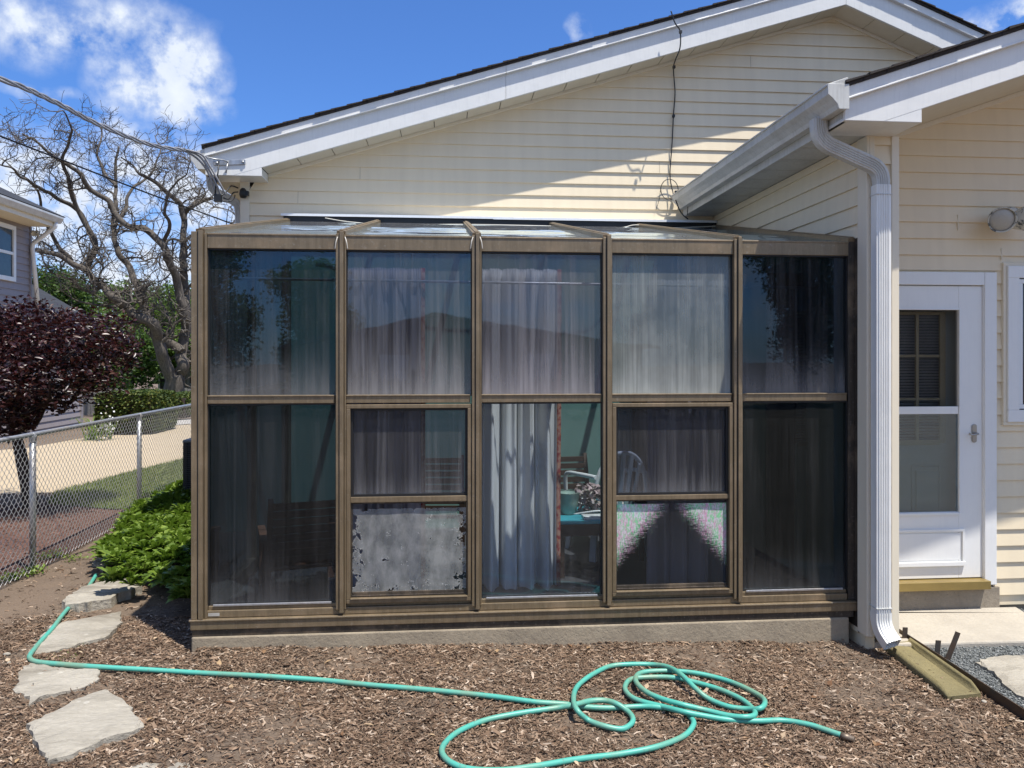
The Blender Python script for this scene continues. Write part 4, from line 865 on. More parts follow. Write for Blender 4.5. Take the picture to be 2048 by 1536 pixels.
curtain(955, 1118, 538, 1186, 5.36, 'white curtain with a red floral edge, sunlit behind the clear lower middle pane', M['cloth'], True, 4.5, 2, .06)
curtain(1300, 1462, 560, 1186, 5.04, 'grey curtain behind the window whose screen has a painted pink and green shimmer', M['clothg'], True, 4, 3)
def slat_chair(Y, pxc, pyt, pyb, w_, rotz, label, mat, recl=.45, scale=1.):
    base = P(pxc, pyb, Y); base.z = Z(-1.60); t = thing('slatted_chair', label, 'chair', base, 'wooden slatted chairs inside the sunroom')
    c, s = math.cos(rotz), math.sin(rotz)
    def T(x, y, z): return (base.x+(x*c-y*s)*scale, base.y+(x*s+y*c)*scale, base.z+z*scale)
    hw = w_/2
    m = MB()
    for k in range(6):
        y = -.28+k*.09; m.bar(T(-hw, y, .36-.02*k), T(hw, y, .36-.02*k), .07*scale, .018)
    m.build('seat', mat, t)
    m = MB()
    for k in range(8):
        h = .36+k*.085; y = .22+(h-.3)*recl; m.bar(T(-hw, y, h), T(hw, y, h), .018, .065*scale)
    m.build('backrest', mat, t)
    for sx_ in (-1, 1):
        m = MB(); m.bar(T(sx_*(hw+.015), .16, .22), T(sx_*(hw+.015), .24+.70*recl, 1.02), .03, .05); m.build('back_post', mat, t)
        m = MB(); m.bar(T(sx_*(hw+.05), -.36, .58), T(sx_*(hw+.05), .36, .58), .075*scale, .022); m.build('armrest', mat, t)
        for (ya, yb_) in ((-.30, -.32), (.36, .30)):
            m = MB(); m.bar(T(sx_*(hw+.04), ya, 0), T(sx_*(hw+.04), yb_, .57), .045, .045); m.build('leg', mat, t)
        m = MB(); m.bar(T(sx_*(hw+.01), -.33, .34), T(sx_*(hw+.01), .30, .24), .03, .06); m.build('side_rail', mat, t)
    return t
slat_chair(5.45, 600, 0, 1180, .62, R(196), 'dark slatted wooden armchair leaning back behind the lower left pane', M['redwood'], .6, .68)
slat_chair(6.7, 1150, 0, 1180, .46, R(5), 'slatted wooden chair standing behind the teal table', M['darkwood'], .3, .70)
slat_chair(6.75, 880, 0, 1180, .5, R(-4), 'dark slatted chair seen through the second bay, right of the grey curtain', M['darkwood'], .2, .70)
# teal table
tx0, tx1 = P(1112, 0, 5.47).x, P(1235, 0, 5.47).x; tz = Z(-1.17); tb = thing('table', 'low table with a bright teal top, right of the white curtain', 'table', ((tx0+tx1)/2, 5.65, Z(-1.6)))
m = MB(); m.box(tx0, tx1+.35, 5.47, 6.05, tz-.03, tz); m.build('tabletop', M['tealtop'], tb, bevel=.006)
m = MB(); m.box(tx0+.03, tx1+.32, 5.50, 5.52, tz-.12, tz-.031); m.build('apron', M['darkwood'], tb)
for x in (tx0+.05, tx1+.30):
    for y in (5.54, 5.96): m = MB(); m.box(x-.02, x+.02, y-.02, y+.02, Z(-1.6), tz-.031); m.build('leg', M['darkwood'], tb)
vx = P(1137, 0, 5.7).x; m = MB(); m.lathe((vx, 5.7, tz), [(.0, 0), (.045, 0), (.055, .01), (.075, .09), (.085, .16), (.09, .165), (.08, .155), (.06, .05), (0, .04)]); o = m.build('flower_pot', M['vase'], loc=(vx, 5.7, tz)); tag(o, 'pale green glazed pot on the teal table', 'pot')
n = 260; a = rng.uniform(0, 6.28, n); rr_ = rng.uniform(0, .12, n)**.8*.6; cxx = vx+.17+np.cos(a)*rr_; cyy = 5.72+np.sin(a)*rr_; V, F = strips(cxx, cyy, tz+.02+rng.uniform(0, .19, n), np.full(n, .05), np.full(n, .028), rng.uniform(0, 6, n), rng.normal(0, .7, n), rng.normal(0, .7, n), rng.normal(0, .3, n), np.full(n, .008))
o = np_mesh('dried_flowers', V, F, island_mat('dried_petals', [(0,(.2,.14,.13)),(.5,(.5,.38,.38)),(.8,(.16,.17,.12)),(1,(.7,.6,.58))]), loc=(vx+.17, 5.62, tz)); tag(o, 'bunch of faded pink and cream dried flowers on the teal table', 'flowers')
m = MB(); m.tube(spline([(vx+.02, 5.58, tz+.022), (vx+.2, 5.55, tz+.05), (vx+.33, 5.58, tz+.02), (vx+.42, 5.62, tz+.012)], 6), .006, 6); m.box(vx+.08, vx+.34, 5.49, 5.60, tz+.001, tz+.018); o = m.build('magazine', M['plastic'], loc=(vx+.2, 5.5, tz)); tag(o, 'pale folded papers lying at the front of the teal table', 'papers')
# white resin armchair
def resin_chair(base, rot, label):
    t = thing('plastic_chair', label, 'chair', base); c, s = math.cos(rot), math.sin(rot)
    def T(x, y, z): return Vector((base[0]+x*c-y*s, base[1]+x*s+y*c, base[2]+z))
    m = MB(); g = [[T((i/8-.5)*.46*(1-.1*j/6), -.22+j/6*.44, .42-.02*math.sin(j/6*3.14)) for i in range(9)] for j in range(7)]
    vs = [p for r in g for p in r]; m.add(vs, [(j*9+i, j*9+i+1, (j+1)*9+i+1, (j+1)*9+i) for j in range(6) for i in range(8)], True); q = m.build('seat', M['plastic'], t); q.modifiers.new('t', 'SOLIDIFY').thickness = .02
    m = MB(); arc = [T(.23*math.cos(a)*1.0, .24+.05*(1-abs(math.cos(a))), .42+.43*math.sin(a)**.7) for a in np.linspace(0.02, math.pi-.02, 22)]; m.tube(arc, .018, 6)
    for k in range(5):
        x = (-.14+.07*k); m.bar(T(x*.8, .21, .42), T(x, .285, .42+.42*math.sqrt(max(.05, 1-(x/.23)**2))), .035, .012)
    m.build('backrest', M['plastic'], t)
    for sx_ in (-1, 1):
        m = MB(); m.tube(spline([T(sx_*.23, .25, .66), T(sx_*.28, .05, .66), T(sx_*.28, -.2, .63), T(sx_*.26, -.26, .5), T(sx_*.25, -.27, .3)], 6), .018, 6); m.build('armrest', M['plastic'], t)
        for y in (-.24, .24):
            m = MB(); m.bar(T(sx_*.21, y*.85, .41), T(sx_*.25, y, 0), .05, .035); m.build('leg', M['plastic'], t)
    return t
resin_chair((P(1215, 0, 6.25).x, 6.25, Z(-1.6)), R(195), 'white moulded plastic armchair inside the sunroom, right of the white curtain')
# ================================================================ CABLES AND SMALL FIXTURES
def wire(name, pts, r, mat, label, cat, n=6, sub=8):
    pts = spline(pts, sub) if sub else pts; m = MB(); m.tube(pts, r, n); o = m.build(name, mat, loc=pts[0]); return tag(o, label, cat) if label else o
tri = thing('service_cable', 'thick twisted grey overhead power cable running to the roof corner', 'cable', P(430, 325, 6.9))
cp = spline([P(-260, 90, 4.0), P(0, 158, 4.6), P(110, 204, 5.1), P(200, 250, 5.6), P(300, 289, 6.2), P(370, 300, 6.7)], 40)
grey = simple('grey_cable_jacket', (.33,.33,.34), (.16,.16,.17), 20, .5)
for k in range(3):
    out = []
    for i, p in enumerate(cp):
        a = i*.20+k*2.094; out.append(p+Vector((0, math.cos(a)*.010, math.sin(a)*.010)))
    m = MB(); m.tube(out, .0088, 6); m.build('strand', grey if k else simple('bare_strand', (.5,.5,.5), (.3,.3,.3), 20, .4, .6), tri)
for k, (dx, dy) in enumerate(((0, 0), (6, -2), (-5, 4))):
    m = MB(); m.tube(spline([P(370+dx*.3, 300+dy*.3, 6.7), P(398+dx, 312+dy, 6.8), P(417+dx, 338, 6.85), P(434+dx*1.4, 372, 6.9), P(442+dx*1.5, 392+dy, 6.95)], 8), .0085, 6); m.build('tail', grey, tri)
m = MB(); m.tube(spline([P(442, 392, 6.95), P(452, 384, 7.0), P(462, 372, 7.08), P(476, 376, 7.15)], 6), .006, 6); m.tube(spline([P(447, 396, 6.95), P(458, 398, 7.0), P(466, 386, 7.1), P(476, 384, 7.15)], 6), .006, 6); m.tube(spline([P(437, 398, 6.95), P(452, 404, 7.0), P(466, 400, 7.05), P(470, 390, 7.15)], 6), .005, 6)
c0 = P(436, 396, 6.93); m.box(c0.x-.03, c0.x+.03, c0.y-.02, c0.y+.02, c0.z-.035, c0.z+.03); c1 = P(433, 357, 6.9); m.tube([P(438, 322, 6.93), P(436, 345, 6.9), P(433, 362, 6.9), P(430, 388, 6.92)], .006, 6); m.box(c1.x-.015, c1.x+.015, c1.y-.015, c1.y+.015, c1.z-.03, c1.z+.02); m.build('splices', M['black'], tri)
wh = P(484, 385, 7.2); m = MB(); m.lathe((wh.x+.0, 7.24, wh.z-.04), [(.0, .09), (.015, .088), (.03, .07), (.035, .03), (.025, 0), (0, -.005)], n=14); m.box(wh.x-.012, wh.x+.05, 7.22, 7.262, wh.z-.02, wh.z+.02); o = m.build('weatherhead', M['black'], loc=(wh.x, 7.24, wh.z-.04)); tag(o, 'black service weatherhead beside the left corner of the house', 'weatherhead')
br = thing('cable_bracket', 'grey metal strap bracket holding the cable on the white fascia end', 'bracket', P(458, 325, Yr-.005))
p0, p1 = P(427, 326, Yr-.008), P(491, 324, Yr-.008); m = MB(); m.bar(p0, p1, .008, .045, up=(0,0,1)); m.build('plate', M['galv'], br, bevel=.003)
m = MB(); m.lathe(P(486, 324, Yr-.012), [(0, .0), (.012, 0), (.012, .008), (0, .01)], axis=(0,-1,0), n=10); m.lathe(P(434, 326, Yr-.012), [(0, .0), (.012, 0), (.012, .008), (0, .01)], axis=(0,-1,0), n=10); m.build('bolt', M['galv'], br)
m = MB(); m.tube(spline([P(412, 314, 6.93), P(430, 318, 6.94), P(446, 320, 6.98), P(456, 324, 7.01)], 5), .006, 6); m.tube([P(456, 322, 7.02), P(452, 345, 6.98)], .007, 6); m.build('hook', M['galv'], br)
wire('phone_line', [P(-250, 175, 4.5), P(0, 272, 5.2), P(150, 330, 5.7), P(300, 388, 6.3), P(400, 424, 6.8), P(470, 449, 7.15), P(500, 452, 7.22)], .006, M['black'], 'thin black overhead line sagging below the thick twisted cable', 'cable')
wp = [P(1342, 22, 6.93), P(1350, 46, 6.93), P(1360, 62, 6.95), P(1360, 95, 6.97), P(1350, 122, 7.02), P(1347, 140, 7.24), P(1350, 185, 7.27), P(1347, 230, 7.27), P(1344, 290, 7.27), P(1340, 350, 7.27), P(1346, 385, 7.24), P(1352, 402, 7.15), P(1362, 425, 7.1), P(1376, 438, 7.05)]
aw = wire('hanging_wire', wp, .006, M['black'], 'black wire hanging down the gable siding from the roof edge', 'wire')
m = MB(); c0 = P(1339, 379, 7.25); m.tube([c0+Vector((.085*math.cos(a), 0, .10*math.sin(a))) for a in np.linspace(0, 6.28*1.04, 30)], .004, 5); m.tube(spline([P(1347, 400, 7.2), P(1365, 406, 7.12), P(1375, 400, 7.1), P(1375, 430, 7.06)], 6), .004, 5); m.tube(spline([P(1322, 372, 7.26), P(1318, 400, 7.25), P(1312, 420, 7.27)], 5), .0025, 4); m.build('coil', M['black'], aw)
m = MB()
for (px, py) in ((1361, 64), (1348, 134), (1347, 232), (1352, 384)): c0 = P(px, py, 6.92 if py < 100 else 7.25); m.box(c0.x-.012, c0.x+.012, c0.y-.012, c0.y+.012, c0.z-.012, c0.z+.012)
m.build('clip', M['black'], aw)
cordm = simple('pale_cord', (.62,.58,.5))
wire('rope', [P(650, 436, 7.15), P(700, 444, 7.14), P(790, 450, 7.05), P(930, 449, 7.0), P(1090, 452, 7.0), P(1230, 456, 7.0), P(1272, 450, 7.05), P(1330, 456, 7.0), P(1440, 452, 7.1)], .005, cordm, 'pale cord lying loosely across the top of the sunroom roof', 'rope')
for i, (px, s_, lb) in enumerate(((672, -1, 'left of the second post'), (693, 1, 'right of the second post'), (943, -1, 'left of the third post'), (963, 1, 'right of the third post'))):
    wire('loose_gasket', [P(px+s_*-3, 474, Yf-.05), P(px-s_*0, 484, Yf-.062), P(px+s_*2, 498, Yf-.058)], .0035, cordm, 'short curl of pale gasket hanging '+lb+' at the header', 'gasket strip', 5, 5)
# floodlight on the door wall
fl = thing('floodlight', 'old twin floodlight with peeling paint on the cream wall above the window', 'floodlight', P(2022, 440, Yd-.01))
peel = NT('peeling_white_paint'); n_ = peel.noise(peel.pos(), 22, 6, .7); peel.pbr(Base_Color=peel.mix(peel.ramp(n_, .52, .58), (.55,.53,.46), (.07,.08,.08)), Roughness=.6)
c0 = P(2022, 432, Yd); m = MB(); m.lathe(c0, [(0, .0), (.062, .0), (.062, .02), (.03, .035), (0, .035)], axis=(0,-1,0), n=20); m.build('base', peel.m, fl)
lensm = NT('floodlight_lens'); lensm.pbr(Base_Color=(.42,.40,.35), Roughness=.22, Normal=lensm.bump(lensm.noise(lensm.pos(), 120, 3), .5, .006))
for (px, py, ax, lab) in ((1999, 440, Vector((-.35, -.85, -.30)), 0), (2052, 436, Vector((.75, -.6, .15)), 1)):
    ax.normalize(); tip = P(px+6, py, Yd-.21); bk = tip-ax*.15
    m = MB(); m.lathe(bk, [(0, 0), (.045, .0), (.05, .05), (.058, .065), (.084, .12), (.090, .15), (.082, .152), (.078, .14)], axis=ax, n=26); m.tube([bk+ax*.01, c0+Vector((0, -.03, 0))], .018, 8); h_ = m.build('lamp_head', peel.m, fl)
    m = MB(); m.lathe(bk, [(.079, .135), (.06, .150), (.03, .158), (0, .16)], axis=ax, n=26); m.build('lens', lensm.m, h_)
# splash block, edging, stakes
def splash():
    a = G(1762, 1295); b = G(1816, 1290); c_ = G(1962, 1395); d_ = G(1895, 1402); z0 = -.072; m = MB()
    A, B, C_, D = [Vector((p.x, p.y, 0)) for p in (a, b, c_, d_)]
    def bl(u, v): return (A*(1-u)+B*u)*(1-v)+(D*(1-u)+C_*u)*v
    nu, nv = 30, 20; vs = []
    for j in range(nv+1):
        for i in range(nu+1):
            u, v = i/nu, j/nv; p = bl(u, v); rim = max(0, 1-min(u, 1-u)/.10); back_ = max(0, 1-v/.07); f = max(0, min(1, (1.02-v)/.12))
            h = .0+.050*max(math.sin(min(1, rim*1.25)*1.57), math.sin(min(1, back_*1.3)*1.57))*(.35+.65*f)
            if i in (0, nu) or j in (0, nv): h = .01
            vs.append((p.x, p.y, z0+h+.02))
    W_ = nu+1; m.add(vs, [(j*W_+i, j*W_+i+1, (j+1)*W_+i+1, (j+1)*W_+i) for j in range(nv) for i in range(nu)], True)
    bd = [i for i in range(W_)]+[j*W_+nu for j in range(1, nv+1)]+[nv*W_+i for i in range(nu-1, -1, -1)]+[j*W_ for j in range(nv-1, 0, -1)]
    b0 = len(m.v); m.v += [(vs[i][0], vs[i][1], -.16) for i in bd]; n_ = len(bd)
    for k in range(n_): m.f.append((bd[k], bd[(k+1) % n_], b0+(k+1) % n_, b0+k)); m.sm.append(False)
    o = m.build('splash_block', M['splash'], loc=((A+C_)/2)[:2]+(-.1,) if False else Vector(((A.x+C_.x)/2, (A.y+C_.y)/2, -.1))); tag(o, 'ochre concrete splash block in the mulch below the downspout', 'splash block')
splash()
ea, eb = G(1798, 1276), G(2048, 1442); eb2 = ea+(eb-ea)*1.9; m = MB(); dirv = (eb-ea).normalized()
m.bar(Vector((ea.x, ea.y, -.075)), Vector((eb2.x, eb2.y, -.075)), .006, .14); eo = m.build('edging', M['steel'], loc=(ea.x, ea.y, -.1)); tag(eo, 'dark steel edging strip between the mulch and the grey gravel', 'edging')
for (px, py, h, tilt, lb) in ((1808, 1288, .085, .1, 'shortest upright steel stake by the end of the edging'), (1872, 1321, .10, .15, 'rusty brown steel stake, left of the taller one'), (1890, 1322, .15, .55, 'tallest grey steel stake leaning right by the edging')):
    g = G(px, py, 0); g.z = -.045; m = MB(); m.bar((g.x, g.y, g.z-.05), (g.x+h*tilt, g.y, g.z+h), .032, .007, up=(0,1,0)); o = m.build('stake', M['steel'], loc=g, bevel=.001); tag(o, lb, 'stake', None)
# ---- garden hose
hz0 = lambda p, l: gtop(p.x, p.y)+.014+l
HP = [(192,1150,0),(178,1172,0),(158,1196,0),(138,1215,0),(122,1234,0),(104,1258,0),(82,1282,0),(62,1307,0),(60,1317,0),(76,1324,0),(130,1329,0),(200,1334,.008),(320,1341,0),(400,1346,0),(520,1352,.006),(640,1360,0),(740,1370,0),(860,1380,0),(986,1393,0),(1070,1404,0),(1128,1408,.0),(1162,1413,.0),(1217,1416,0),(1280,1413,.0),(1314,1414,0),
 (1364,1421,.0),(1384,1438,0),(1386,1452,0),(1366,1473,0),(1312,1494,0),(1240,1508,0),(1160,1518,0),(1062,1534,0),(1000,1541,0),(938,1538,0),(900,1524,0),(884,1505,0),(890,1487,0),(916,1464,0),(966,1442,0),(1030,1428,0),(1112,1416,.004),(1148,1410,.026),(1180,1402,.02),(1210,1401,.018),(1234,1408,.02),(1256,1423,0),(1266,1438,0),(1260,1450,0),(1242,1458,0),(1208,1452,0),(1176,1440,0),(1154,1420,.045),(1147,1398,.035),(1154,1374,0),(1180,1352,0),(1216,1334,0),(1250,1329,.0),(1302,1329,0),(1336,1334,.022),(1362,1349,.04),(1392,1378,.026),(1418,1398,0),(1456,1413,0),(1494,1418,0),(1520,1417,.024),(1530,1405,.02),(1520,1392,0),(1482,1372,0),(1440,1357,0),(1390,1346,.004),(1344,1342,0),(1298,1343,0),(1276,1349,0),(1272,1363,.018),(1290,1382,.016),(1322,1397,.02),(1364,1409,.03),(1406,1419,.02),(1456,1431,.018),(1490,1434,.022),(1509,1430,.02),(1506,1418,.0),(1482,1398,0),(1440,1379,0),(1388,1364,.0),(1354,1356,.006),(1310,1354,0),(1264,1358,0),(1250,1374,0),(1258,1390,0),(1280,1402,.0),(1324,1413,.004),(1364,1423,.026),(1404,1431,.02),(1460,1440,0),(1516,1442,.0),(1566,1441,0),(1616,1449,0),(1652,1460,0),(1684,1471,0)]
pts = [];
for (x, y, l) in HP:
    g = G(x, y, .0); l2 = .021+l+disp(g.x, g.y)
    g2 = G(x, y, l2); pts.append(g2)
hp = spline(pts, 6)
hp = [Vector((p.x, p.y, max(p.z, gtop(p.x, p.y)+.017))) for p in hp]
m = MB(); m.tube(hp, .0135, 10); ho = m.build('garden_hose', M['hose'], loc=hp[-1]); tag(ho, 'long dirty green garden hose looped over the mulch', 'garden hose')
d = (hp[-1]-hp[-4]).normalized(); m = MB(); m.tube([hp[-1]-d*.005, hp[-1]+d*.03, hp[-1]+d*.031, hp[-1]+d*.055], [.016, .016, .0145, .0145], 12); m.build('hose_coupling', simple('tarnished_brass', (.26,.20,.14), (.14,.11,.09), 40, .5, .6), ho)
# ================================================================ CHAIN LINK FENCE
fx = -3.21; fg = gh(-3.4, 6); FH = 1.08; posts = [2.10, 4.24, 6.37, 8.49, 10.6, 12.7, 14.8]
fence = thing('chain_link_fence', 'galvanised chain link fence running back along the left side of the yard', 'fence', (fx, 8.5, fg))
for y in posts:
    m = MB(); m.tube([(fx-.03, y, fg-.05), (fx-.03, y, fg+FH-.02)], .024, 12); m.lathe((fx-.03, y, fg+FH-.06), [(.027, 0), (.028, .03), (.03, .05), (.02, .075), (0, .08)], n=12); m.build('post', M['galv'], fence)
m = MB(); m.tube([(fx-.03, 2.10, fg+FH), (fx-.03, 14.8, fg+FH)], .019, 12); m.build('top_rail', M['galv'], fence)
Vs, Fs, base, y = [], [], 0, posts[0]; dw, dh, r = .062, .066, .0023; nrow = int((FH-.02)/(dh/2)); k = 0
ring_ = [(math.cos(a), math.sin(a)) for a in (0, 2.094, 4.189)]
while y < posts[-1]:                     # neighbouring wires mirror each other and hook at their points: diamonds
    j = np.arange(nrow+1); zz = fg+.02+j*dh/2; zig = np.where((j+k) % 2 == 0, -1, 1); yy = y+zig*dw*.26; xx = fx+zig*.0025+.014*np.sin(y*2.1+zz*2)
    for (cx_, cy_) in ring_: Vs.append(np.stack([xx+cx_*r, yy+cy_*r, zz], -1))
    q = np.arange(nrow); n_ = nrow+1
    for a in range(3):
        b0, b1 = base+a*n_, base+((a+1) % 3)*n_; Fs.append(np.stack([b0+q, b1+q, b1+q+1, b0+q+1], -1))
    base += 3*n_; y += dw/2; k += 1
Vm = np.concatenate(Vs); Fm = np.concatenate(Fs)
wm = np_mesh('wire_mesh', Vm, Fm, M['wire'], fence, smooth=False)
# ================================================================ VEGETATION
def leaves(cx, cy, cz, L_, W_, nrm_up=.5, fold=.25):
    """pointed leaves as two quads folded on the midrib"""
    n = len(cx); d = rng.normal(0, 1, (n, 3)); d[:, 2] *= .5; d /= np.linalg.norm(d, axis=1)[:, None]
    up = rng.normal(0, 1, (n, 3))*(1-nrm_up)+np.array([0, 0, 1])*nrm_up*1.6; s = np.cross(d, up); s /= np.linalg.norm(s, axis=1)[:, None]+1e-9; u = np.cross(s, d)
    C0 = np.stack([cx, cy, cz], -1); L_ = L_[:, None]; W_ = W_[:, None]
    a = C0-d*L_/2; b = C0+d*L_/2-u*L_*.08; l = C0+s*W_/2+u*W_*fold+d*L_*.0; r_ = C0-s*W_/2+u*W_*fold
    mid = C0
    V = np.stack([a, l, b, r_, mid], 1).reshape(-1, 3); F = np.array([(0, 4, 1), (4, 2, 1), (0, 3, 4), (3, 2, 4)])
    return V, (F[None]+np.arange(n)[:, None, None]*5).reshape(-1, 3)
def clump_pts(n, lobes, shell=.55):
    """points in a union of ellipsoid lobes, gathered toward their skins, in small clumps"""
    w_ = np.array([l[3]*l[4]*l[5] for l in lobes])**.8; w_ /= w_.sum(); k = rng.choice(len(lobes), n, p=w_); Lb = np.array(lobes)[k]
    d = rng.normal(0, 1, (n, 3)); d /= np.linalg.norm(d, axis=1)[:, None]; rr = (shell+(1-shell)*rng.random(n))**.8*(1+.13*rng.normal(0, 1, n))
    return Lb[:, :3]+d*Lb[:, 3:]*rr[:, None]
def branch(m, a, b, r0, r1, seg=5, jit=.06, n=6, rs=random):
    a, b = Vector(a), Vector(b); L_ = (b-a).length; pts = [a]+[a.lerp(b, i/seg)+Vector([rs.uniform(-1, 1)*jit*L_ for _ in range(3)]) for i in range(1, seg)]+[b]
    pts = spline(pts, 3); m.tube(pts, [r0+(r1-r0)*i/(len(pts)-1) for i in range(len(pts))], n); return pts
# plum tree behind the fence
pt = G(62, 1015); tree = thing('plum_tree', 'small purple-leaved tree leaning behind the chain link fence', 'tree', pt)
m = MB(); rs = random.Random(5)
fork = P(36, 885, pt.y); m.tube(spline([pt-Vector((0,0,.1)), P(58, 985, pt.y), P(46, 930, pt.y), fork, P(20, 830, pt.y)], 5), [.115]+[.085-.002*i for i in range(20)], 10)
for tgt in ((150, 700, 8.2), (230, 740, 8.9), (60, 640, 9.4), (-60, 700, 8.6), (120, 640, 8.7), (-120, 640, 9.6), (250, 660, 9.5), (100, 760, 8.0)):
    pp = branch(m, P(30, 860, pt.y), P(*tgt), .04, .01, 6, .07, 6, rs)
    for _ in range(7): a = pp[rs.randrange(6, len(pp))]; branch(m, a, a+Vector((rs.uniform(-.5, .5), rs.uniform(-.5, .5), rs.uniform(-.15, .45))), .012, .003, 4, .1, 4, rs)
m.build('trunk', M['barkd'], tree)
lob = []
for (x, y, Y, rx, rz_) in [(40, 690, 8.9, .75, .42), (130, 690, 8.6, .6, .38), (200, 700, 9.0, .45, .36), (-60, 680, 9.0, .9, .5), (90, 750, 8.4, .65, .35), (0, 780, 8.5, .65, .33), (185, 765, 8.9, .36, .22), (245, 690, 9.2, .24, .22), (60, 635, 9.1, .5, .22), (-40, 830, 8.4, .5, .25), (20, 850, 8.7, .28, .16), (225, 640, 9.3, .25, .14), (260, 725, 9.1, .15, .12), (120, 815, 8.5, .2, .1), (-150, 730, 8.6, .8, .5), (150, 640, 9.2, .35, .14)]:
    c0 = P(x, y, Y); lob.append((c0.x, c0.y, c0.z, rx, rx*.9, rz_))
p_ = clump_pts(19000, lob, .3); n = len(p_); tw_ = p_[rng.integers(0, n, n)]*0
V, F = leaves(p_[:, 0], p_[:, 1], p_[:, 2], rng.uniform(.045, .085, n), rng.uniform(.02, .04, n), .35); np_mesh('crown', V, F, M['plum'], tree)
# ground cover beside the sunroom
def pachy(n, keep, name, lab=None):
    x = rng.uniform(-3.3, -1.3, n); y = rng.uniform(5.0, 11.5, n); k = keep(x, y); x, y = x[k], y[k]; n = len(x)
    hgt = .135+.11*np.array([mnoise.noise(Vector((a*3.3, b*3.3, 0))) for a, b in zip(x, y)])+rng.uniform(-.03, .03, n)
    z = np.array([gh(a, b) for a, b in zip(x, y)]); Vs, Fs, base = [], [], 0
    for lf in range(9):
        a = lf*2*math.pi/8+rng.uniform(-.3, .3, n); inner_ = lf >= 6; L_ = rng.uniform(.065, .105, n)*(.7 if inner_ else 1); dz_ = 1.3 if inner_ else rng.uniform(-.1, .8, n)
        d = np.stack([np.cos(a), np.sin(a), np.zeros(n)+dz_], -1); s = np.stack([-np.sin(a), np.cos(a), np.zeros(n)], -1)*(L_*.21)[:, None]; c0 = np.stack([x, y, z+hgt], -1)
        m1 = c0+d*(L_*.55)[:, None]; tip = c0+d*L_[:, None]-np.array([0, 0, .012])
        w1 = c0+d*(L_*.66)[:, None]; q1, q2 = w1+s*1.25+np.array([0, 0, .006]), w1-s*1.25+np.array([0, 0, .006])
        V = np.stack([c0, q1, tip, q2, m1], 1).reshape(-1, 3); F = np.array([(0, 4, 1), (4, 2, 1), (0, 3, 4), (3, 2, 4)]); Vs.append(V); Fs.append((F[None]+np.arange(n)[:, None, None]*5).reshape(-1, 3)+base); base += 5*n
    o = np_mesh(name, np.concatenate(Vs), np.concatenate(Fs), M['pachy'], loc=(-2.1, 7, 0)); tag(o, kind='stuff'); return o
pp_ = [G(*q) for q in [(292, 1178), (240, 1170), (196, 1150), (204, 1122), (238, 1085), (262, 1055), (290, 1020), (330, 1000), (365, 995)]]
poly = [(p.x, p.y) for p in pp_]+[(-1.9, 9.3), (-1.52, 9.3), (-1.52, 6.15), (-1.62, 5.65), (-1.85, 5.50)]
pachy(6000, lambda x, y: in_poly(x, y, poly) & (rng.random(len(x)) < .93), 'ground_cover')
pachy(60000, lambda x, y: (((x+1.70)**2+(y-5.38)**2 < .012) | ((x+2.27)**2+(y-5.55)**2 < .003) | ((x+2.16)**2+(y-5.58)**2 < .002)) & (rng.random(len(x)) < .3), 'ground_cover_sprigs')
# weeds at the fence foot
wd = [(G(a, b)) for a, b in ((10, 1165), (24, 1160), (60, 1150), (75, 1146), (90, 1120), (150, 1122), (142, 1320), (36, 1158), (112, 1115))]
n = 420; k = rng.integers(0, len(wd), n); cxx = np.array([wd[i].x for i in k])+rng.normal(0, .04, n); cyy = np.array([wd[i].y for i in k])+rng.normal(0, .05, n); czz = np.array([wd[i].z for i in k])+rng.uniform(.01, .06, n)
sz = np.where(k == 6, .3, 1.); V, F = leaves(cxx, cyy, czz, rng.uniform(.02, .045, n)*sz, rng.uniform(.01, .022, n)*sz, .7); o = np_mesh('weeds', V, F, M['pachy']); tag(o, kind='stuff')
# air conditioner behind the sunroom
ac0 = P(366, 0, 8.9); ax0 = ac0.x; agz = gh(-2.6, 9); AC = thing('air_conditioner', 'dark outdoor air conditioner unit standing behind the sunroom corner', 'air conditioner', (ax0+.38, 9.28, agz))
ah = P(370, 880, 8.9).z-agz; m = MB(); m.box(ax0+.01, ax0+.75, 8.91, 9.65, agz, agz+ah-.03); m.build('coil', simple('dark_coil', (.02,.022,.025), (.01,.01,.012), 40, .6), AC)
m = MB(); 
for (a, b) in ((ax0, 8.9), (ax0+.72, 8.9), (ax0, 9.62), (ax0+.72, 9.62)): m.box(a, a+.04, b, b+.04, agz, agz+ah-.03)
z = agz+.06; m.box(ax0+.002, ax0+.74, 8.901, 8.903, agz+.05, agz+.055)
while z < agz+ah-.05: m.box(ax0-.002, ax0+.719, 8.896, 8.9095, z, z+.007); m.box(ax0-.002, ax0+.0095, 8.9096, 9.619, z, z+.007); z += .024
m.build('louvres', M['black'], AC)
m = MB(); m.box(ax0-.005, ax0+.765, 8.893, 9.667, agz+ah-.03, agz+ah); m.build('top_cover', simple('grey_painted_steel', (.13,.14,.15), rough=.4), AC, bevel=.008)
m = MB(); 
for q in range(7): m.tube([(ax0+.38+.04*(q+1)*math.cos(a), 9.28+.04*(q+1)*math.sin(a), agz+ah+.01) for a in np.linspace(0, 6.3, 24)], .004, 4)
m.build('fan_grille', M['black'], AC)
